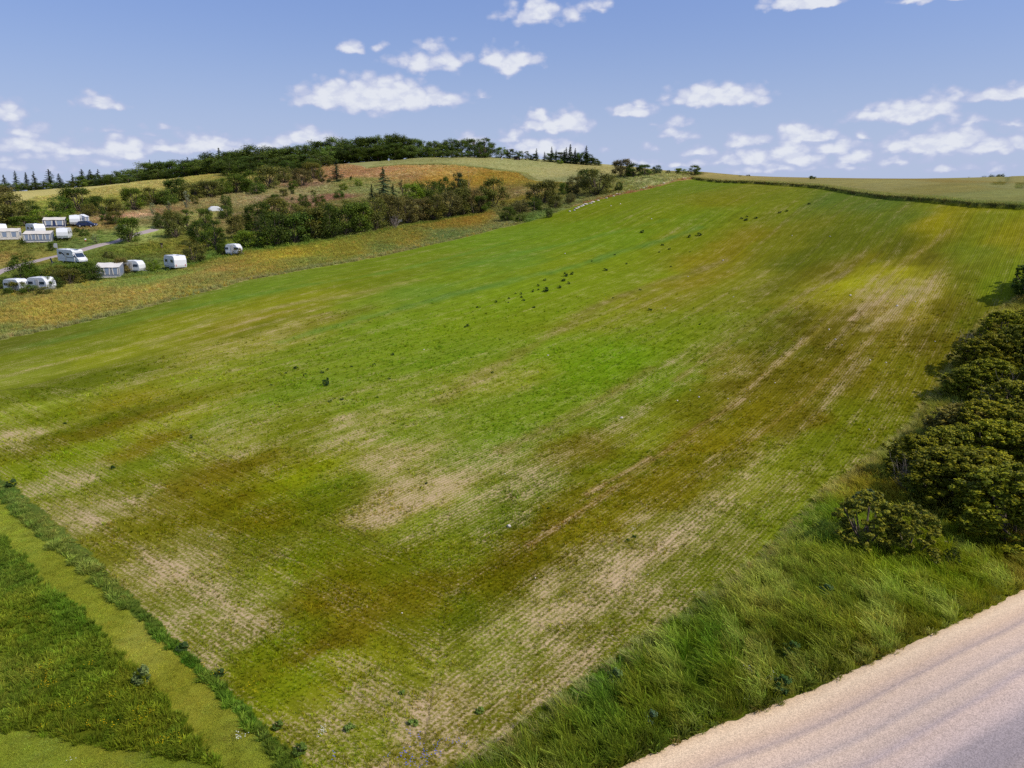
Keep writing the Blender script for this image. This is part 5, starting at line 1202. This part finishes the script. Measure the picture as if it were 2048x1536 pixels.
def box(name, c, s, mat, parent, bevel=0.0, ry=0.0, rx=0.0, rz=0.0):
    bm = bmesh.new(); bmesh.ops.create_cube(bm, size=1)
    M = Matrix.Translation(c) @ Matrix.Rotation(rz, 4, 'Z') @ Matrix.Rotation(ry, 4, 'Y') @ Matrix.Rotation(rx, 4, 'X') @ Matrix.Diagonal((*s, 1))
    bmesh.ops.transform(bm, matrix=M, verts=bm.verts)
    return bm_obj(name, bm, mat, parent, bevel)
def prof(name, pts, y0, y1, mat, parent, bevel=0.0, smooth=False, inset=0.0):
    """side outline pts (x, z) pulled from y0 to y1"""
    bm = bmesh.new()
    a = [bm.verts.new((x, y0, z)) for x, z in pts]; b = [bm.verts.new((x, y1, z)) for x, z in pts]
    bm.faces.new(a); bm.faces.new(b[::-1]); k = len(pts)
    for i in range(k): bm.faces.new([a[i], b[i], b[(i + 1) % k], a[(i + 1) % k]])
    return bm_obj(name, bm, mat, parent, bevel, smooth)
def wheel(c, r, parent, wd=.2):
    bm = bmesh.new(); bmesh.ops.create_cone(bm, cap_ends=True, segments=18, radius1=r, radius2=r, depth=wd)
    bmesh.ops.transform(bm, matrix=Matrix.Translation(c) @ Matrix.Rotation(math.pi / 2, 4, 'X'), verts=bm.verts)
    w_ = bm_obj('wheel', bm, TYRE, parent, .02)
    bm = bmesh.new(); bmesh.ops.create_cone(bm, cap_ends=True, segments=14, radius1=r * .6, radius2=r * .6, depth=wd + .02)
    bmesh.ops.transform(bm, matrix=Matrix.Translation(c) @ Matrix.Rotation(math.pi / 2, 4, 'X'), verts=bm.verts)
    bm_obj('rim', bm, RIM, w_)
    return w_
def root(name, label, cat, u, v, rz, group=None, sc=1.0, fwd=0.0):
    x, y, z = (float(q[0]) for q in ground_at(u, v)); y += fwd; z = float(height(x, y)[0])
    e = bpy.data.objects.new(name, None); e.location = (x, y, z); e.rotation_euler = (0, 0, rz + math.atan2(-x, y)); e.scale = (sc,) * 3; COL.objects.link(e)
    return tag(e, label=label, cat=cat, group=group)
def caravan(label, u, v, rz, L=5.2, group='white caravans at the campsite', sc=1.0, fwd=0.0, rear=True):
    t = root('caravan', label, 'caravan', u, v, rz, group, sc, fwd); h = L / 2
    prof('body', [(-h + .1, .42), (h - .25, .42), (h, .95), (h - .06, 1.75), (h - .5, 2.45), (h - .9, 2.58), (-h + .7, 2.58), (-h + .2, 2.42), (-h, 1.8), (-h, .8)], -1.12, 1.12, WHITE, t, .07)
    box('window', (h - .25, 0, 1.93), (.05, 1.5, .52), GLASS, t, .012, ry=-.42)
    if rear: box('window', (-h - .005, 0, 1.65), (.04, 1.4, .5), GLASS, t, .012)
    for s in (-1, 1):
        box('window', (-1.3, s * 1.13, 1.6), (1.0, .04, .5), GLASS, t, .012)
        box('window', (1.15, s * 1.13, 1.6), (1.1, .04, .5), GLASS, t, .012)
        wheel((-.1, s * 1.0, .32), .32, t)
        box('trim_strip', (0, s * 1.13, .62), (L * .86, .02, .06), GRAPH, t)
        box('tail_light', (-h - .01, s * .85, .85), (.04, .12, .3), REDM, t)
    box('door', (.15, -1.135, 1.42), (.62, .04, 1.75), PALE, t, .01)
    box('roof_hatch', (.2, 0, 2.62), (.7, .6, .12), WHITE, t, .03)
    box('roof_hatch', (-1.4, 0, 2.6), (.4, .4, .09), GLASS, t, .02)
    prof('tow_bar', [(h - .1, .36), (h + 1.0, .42), (h + 1.0, .48), (h - .1, .5)], -.06, .06, METAL, t)
    return t
def awning(label, u, v, rz, L=4.5, Dp=2.6, group='awnings at the campsite', wallm=None, roofm=None, sc=1.0, fwd=0.0, nwin=3):
    t = root('awning', label, 'awning', u, v, rz, group, sc, fwd); wallm = wallm or GREYC; roofm = roofm or CREAM
    hb, hf = 2.45, 1.85
    # roof sheet slopes down towards the front (-y), walls under it
    bm = bmesh.new(); ny = 6; nx = 8; vs_ = []
    for j in range(ny + 1):
        for i in range(nx + 1):
            f = j / ny; g = i / nx; sag = -.06 * math.sin(math.pi * g * 2) ** 2
            vs_.append(bm.verts.new(((g - .5) * (L + .1), Dp / 2 - f * (Dp + .12), hb + (hf - hb) * f + sag)))
    for j in range(ny):
        for i in range(nx):
            a = j * (nx + 1) + i; bm.faces.new([vs_[a], vs_[a + 1], vs_[a + nx + 2], vs_[a + nx + 1]])
    ret = bmesh.ops.extrude_face_region(bm, geom=bm.faces[:]); bmesh.ops.translate(bm, vec=(0, 0, -.03), verts=[q for q in ret['geom'] if isinstance(q, bmesh.types.BMVert)])
    bm_obj('roof', bm, roofm, t)
    box('front_wall', (0, -Dp / 2, hf / 2 - .02), (L, .04, hf - .06), wallm, t)
    for s in (-1, 1):
        bm = bmesh.new(); x = s * (L / 2)
        a = [bm.verts.new((x - .02, y, z)) for y, z in [(-Dp / 2 + .03, 0), (Dp / 2, 0), (Dp / 2, hb - .05), (-Dp / 2 + .03, hf - .05)]]
        b = [bm.verts.new((x + .02, q.co.y, q.co.z)) for q in a]
        bm.faces.new(a); bm.faces.new(b[::-1])
        for i in range(4): bm.faces.new([a[i], b[i], b[(i + 1) % 4], a[(i + 1) % 4]])
        w_ = bm_obj('side_wall', bm, wallm, t)
        box('window', (x, 0, 1.2), (.07, Dp * .55, .8), CLEAR, w_)
        box('corner_pole', (x, -Dp / 2 - .03, hf / 2), (.09, .05, hf), PALE, t)
    ww = L / nwin
    for i in range(nwin):
        x = (i - (nwin - 1) / 2) * ww
        f = box('window', (x, -Dp / 2 - .03, 1.12), (ww * .66, .03, 1.0), CLEAR, t)
        for s in (-1, 1): box('curtain', (x + s * ww * .30, -Dp / 2 - .055, 1.1), (ww * .13, .02, 1.1), PALE, f, ry=s * .1)
    box('skirt', (0, -Dp / 2 - .03, .12), (L, .03, .2), PALE, t)
    return t
def car(label, u, v, rz, mat, group=None, sc=1.0, fwd=0.0):
    t = root('parked_car', label, 'car', u, v, rz, group, sc, fwd)
    prof('body', [(-2.1, .38), (2.1, .36), (2.18, .62), (2.05, .82), (1.1, .98), (-1.75, 1.02), (-2.1, .95), (-2.18, .6)], -.88, .88, mat, t, .09)
    prof('cabin', [(-1.95, .98), (1.15, .95), (.45, 1.42), (-.2, 1.52), (-1.3, 1.50), (-1.75, 1.38)], -.72, .72, mat, t, .1)
    box('windscreen', (.82, 0, 1.2), (.72, 1.28, .04), GLASS, t, .01, ry=.62)
    box('rear_window', (-1.88, 0, 1.22), (.05, 1.1, .36), GLASS, t, .01, ry=.35)
    for s in (-1, 1):
        prof('side_window', [(-1.6, 1.05), (.7, 1.03), (.28, 1.38), (-1.4, 1.42)], s * .70, s * .745, GLASS, t)
        wheel((1.35, s * .8, .33), .33, t); wheel((-1.35, s * .8, .33), .33, t)
        box('headlight', (2.12, s * .62, .7), (.12, .3, .14), LIGHTM, t, .02)
        box('tail_light', (-2.14, s * .66, .8), (.08, .26, .14), REDM, t, .02)
        box('mirror', (.75, s * .95, 1.04), (.14, .16, .12), mat, t, .03)
    box('number_plate', (2.19, 0, .5), (.02, .5, .11), WHITE, t)
    return t
def motorhome(label, u, v, rz, fwd=0.0):
    t = root('motorhome', label, 'motorhome', u, v, rz, None, .92, fwd)
    prof('body', [(-3.4, .45), (2.3, .42), (2.3, 1.2), (1.85, 2.1), (1.95, 2.45), (1.5, 2.78), (-3.2, 2.9), (-3.4, 2.8)], -1.15, 1.15, WHITE, t, .07)
    prof('cab', [(1.9, .4), (3.35, .38), (3.45, .75), (3.3, 1.05), (2.75, 1.28), (2.05, 2.12), (1.9, 2.1)], -.98, .98, WHITE, t, .08)
    box('windscreen', (2.46, 0, 1.72), (1.02, 1.72, .05), GLASS, t, .02, ry=.88)
    for s in (-1, 1):
        prof('cab_window', [(2.0, 1.3), (2.68, 1.28), (2.1, 1.95), (2.0, 1.95)], s * .97, s * 1.0, GLASS, t)
        # sweeping dark band of the side graphic
        bm = bmesh.new(); xs = np.linspace(-2.6, 1.9, 20); up = []; lo = []
        for x_ in xs:
            f = (x_ + 2.6) / 4.5; z_ = 2.35 - 1.05 * (1 / (1 + math.exp(-(f - .32) * 11))) - .12 * f; th = .07 + .12 * math.exp(-((f - .3) / .16) ** 2)
            up.append(bm.verts.new((x_, s * 1.158, z_ + th))); lo.append(bm.verts.new((x_, s * 1.158, z_ - th)))
        for i in range(len(xs) - 1): bm.faces.new([lo[i], lo[i + 1], up[i + 1], up[i]])
        bm_obj('graphic_band', bm, GRAPH, t)
        box('window', (-2.3, s * 1.16, 2.05), (.9, .03, .4), GLASS, t, .01)
        box('window', (.3, s * 1.16, 1.95), (.9, .03, .42), GLASS, t, .01)
        wheel((2.35, s * .92, .36), .36, t, .22); wheel((-1.7, s * 1.0, .36), .36, t, .22)
        box('mirror', (2.35, s * 1.18, 1.5), (.12, .25, .35), GRAPH, t, .03)
        box('headlight', (3.36, s * .72, .92), (.14, .35, .2), LIGHTM, t, .03)
    box('bumper', (3.42, 0, .5), (.18, 1.9, .26), METAL, t, .05)
    box('number_plate', (3.53, 0, .52), (.02, .5, .11), WHITE, t)
    box('skylight', (1.35, 0, 2.80), (.7, .9, .06), GLASS, t, .02, ry=.1)
    box('roof_hatch', (-1.4, 0, 2.9), (.7, .7, .12), WHITE, t, .03)
    box('rear_window', (-3.41, 0, 2.0), (.04, 1.2, .5), GLASS, t, .01)
    box('door', (-.6, -1.165, 1.45), (.62, .03, 1.8), PALE, t)
    return t
R_ = math.radians
motorhome('white motorhome with dark sweeping side graphic and big windscreen beside the track', 142, 532, R_(-58), fwd=1.0)
caravan('white caravan standing alone behind the golden meadow, between two bushes', 341, 541, R_(112), 4.8, fwd=2.2, rear=False)
awning('large awning with beige roof and row of blue windows, lower middle pair', 79, 483, R_(-14), 5.4, 2.8, nwin=4)
caravan('caravan with dark front window attached to the large awning', 117, 483, R_(-100), 5.4, fwd=2.6)
awning('shorter awning with one pale panel left of the large awning', 23, 478, R_(-12), 3.6, 2.8, nwin=2, wallm=PALE)
caravan('long white caravan between the two lower awnings', 56, 476, R_(-72), 5.6, fwd=3.2)
caravan('white caravan cut off by the left edge of the picture', -8, 474, R_(-80), 5.0, fwd=1.5)
awning('upper awning with open dark front under the tall shrub', 111, 453, R_(-8), 4.6, 2.8, wallm=NAVY, nwin=2)
caravan('uppermost caravan with dark front window, next to the blue car', 141, 453, R_(-98), 5.4, fwd=2.8)
car('dark blue car parked on the bare earth right of the uppermost caravan', 175, 454, R_(-28), CARBL)
car('white car half hidden behind the left end of the upper awning', 88, 452, R_(100), WHITE, fwd=3.5)
awning('small white canopy on the right side of the uppermost caravan', 157, 450, R_(60), 1.8, 1.2, wallm=CLEAR, roofm=WHITE, nwin=1, fwd=3.0)
awning('tent with pale cream roof and grey front behind the hawthorns', 208, 556, R_(-14), 4.0, 3.2, wallm=GREYC, nwin=3, roofm=PALE, fwd=2.0)
caravan('white caravan beside the cream roofed tent, mostly behind a bush', 248, 551, R_(-35), 4.0, fwd=3.8, sc=.85)
caravan('white caravan half hidden by scrub at the lower left, larger of two', 70, 588, R_(-45), 4.2, fwd=2.0, sc=.85)
caravan('white caravan almost hidden by scrub at the lower left edge', 14, 592, R_(-50), 4.0, fwd=2.5, sc=.8)
caravan('small white van like caravan at the left end of the long hedge', 463, 514, R_(-30), 3.2, sc=.82, fwd=1.6)
car('pale car glimpsed through the gap of the long hedge', 781, 452, R_(5), WHITE, fwd=3.0)
# small ridge tent on the slope
t = root('tent', 'small white tent on the grass slope left of two dark bushes', 'tent', 431, 423, R_(10))
prof('canopy', [(-2.2, 0), (2.2, 0), (1.7, .8), (.6, 1.45), (-.8, 1.5), (-1.9, .75)], -1.3, 1.3, WHITE, t, .25)
box('entrance', (-2.02, 0, .45), (.1, 1.2, .8), NAVY, t, .02, ry=.4)
# dark hut at the wood
t = root('wooden_hut', 'small black wooden hut at the edge of the wood on the skyline', 'hut', 1034, 322, R_(10), sc=.55, fwd=1)
box('wall', (0, 0, 1.2), (4.6, 3.2, 2.4), DWOOD, t)
prof('roof', [(-2.7, 2.38), (2.7, 2.38), (2.6, 2.6), (-2.6, 3.1)], -2.0, 2.0, DWOOD, t)
box('door', (.6, -1.62, 1.0), (.9, .06, 1.9), WOOD, t)
def post(label, u, v, w_, h_, mat, head=None, cat='post', name='wooden_post'):
    x, y, z = (float(q[0]) for q in ground_at(u, v)); dep = (y * CP - (z - CAM_Z) * SP) / FPX
    t = root(name, label, cat, u, v, .3); w_ *= dep; h_ *= dep
    box('shaft', (0, 0, h_ / 2 - .05), (w_, w_, h_ + .1), mat, t, w_ * .12)
    if head: box(head[0], (0, 0, h_ + head[2] * dep / 2), (head[1] * dep, head[1] * dep * .7, head[2] * dep), head[3], t, .02)
    return t
post('weathered wooden post beside the golden hawthorn bush', 1889, 1101, 4.5, 20, WOOD)
post('lamp bollard with dark cap standing in the campsite grass', 324, 497, 2.0, 8, WOOD, ('cap', 5, 3, DWOOD), 'bollard', 'bollard')
post('low dark power bollard on the bank under the upper caravan', 121, 460, 1.6, 4, DWOOD, ('cap', 2.2, 1.6, DWOOD), 'bollard', 'bollard')
post('low dark power bollard on the bank under the blue car', 167, 463, 1.6, 4, DWOOD, ('cap', 2.4, 1.8, DWOOD), 'bollard', 'bollard')
post('red and white marker at the bend of the track', 171, 481, 2.6, 3, REDM, ('cap', 3, 2.4, WHITE), 'marker', 'marker_post')
t = root('notice_board', 'grey metal notice board left of the motorhome roof', 'sign', 112, 500, -.2)
box('panel', (0, 0, .95), (.75, .06, .95), METAL, t, .02)
for s in (-1, 1): box('leg', (s * .3, 0, .25), (.06, .06, .6), METAL, t)
t = root('camp_chair', 'dark folding chair at the rear of the motorhome', 'chair', 107, 531, .5)
box('seat', (0, 0, .45), (.55, .5, .06), GRAPH, t); box('backrest', (-.28, 0, .85), (.06, .5, .85), GRAPH, t, ry=-.2)
for a in (-1, 1):
    for b_ in (-1, 1): box('leg', (a * .24, b_ * .22, .21), (.04, .04, .44), METAL, t)
t = root('wooden_post', 'short white post at the top edge of the barley field', 'post', 1004, 321, 0)
box('shaft', (0, 0, .6), (.4, .4, 1.6), WHITE, t)

# ------------------------------------------------------------------ stones
def stone(label, u, v, wp, hp, group=None, name='stone', mat=None):
    x, y, z = (float(q[0]) for q in ground_at(u, v)); dep = (y * CP - (z - CAM_Z) * SP) / FPX
    bm = bmesh.new(); bmesh.ops.create_icosphere(bm, subdivisions=2, radius=.5)
    for q in bm.verts: q.co *= 1 + random.uniform(-.16, .16)
    for q in bm.verts: q.co.z = max(q.co.z, -.3)
    o = bm_obj(name, bm, mat or STONE, None, smooth=False)
    o.location = (x, y, z + hp * dep * .18); o.scale = (wp * dep * 1.1, wp * dep * random.uniform(.7, 1), hp * dep * 1.15); o.rotation_euler = (0, 0, random.uniform(0, 3))
    return tag(o, label=label, cat='stone', group=group)
stone('large pale boulder in the crop, biggest stone of the field', 1018, 1054, 9, 7)
stone('flat whitish boulder in the verge below the thicket', 1984, 1083, 19, 9)
for (u, v, wp) in [(804,1227,4),(1070,1156,5),(1243,836,7),(1096,711,4),(1130,508,3),(1446,521,4),(1376,553,3),(1467,594,3),(1398,794,4),(1355,801,4),(1500,803,3),(1701,591,5),(1794,612,5),(1658,659,4),(1671,679,4),(1740,721,4),(1772,726,4),(1684,690,3),(1602,678,3),(1738,859,4),(1550,766,3),(1831,604,3),(1870,683,3),(1456,797,3),(1660,473,3),(1584,472,3),(1303,438,3),(1241,408,3),(1222,412,3),(1330,617,3),(1096,1350,3),(1296,1149,3),(1225,1272,3),(848,700,3),(1010,948,3),(1450,748,3),(1380,780,3)]:
    stone('small whitish stone lying in the young crop', u, v, wp * .85, wp * .65, 'small stones lying in the crop field')
for i, f in enumerate(np.linspace(0, 1, 26)):
    k = random.random(); pts = [(1142,425),(1156,417),(1165,413),(1190,405),(1232,391),(1240,388),(1278,378),(1300,374),(1368,358)]
    a = f * (len(pts) - 1); j = min(int(a), len(pts) - 2); q = a - j
    u = pts[j][0] + (pts[j + 1][0] - pts[j][0]) * q + random.uniform(-3, 3); v = pts[j][1] + (pts[j + 1][1] - pts[j][1]) * q - 1 + random.uniform(-1.2, .6)
    stone(ORD[i] + ' pale stone from the left in the row between crop and grassy bank', u, v, random.uniform(4, 9), random.uniform(2, 3.8), 'stones heaped along the top edge of the crop')
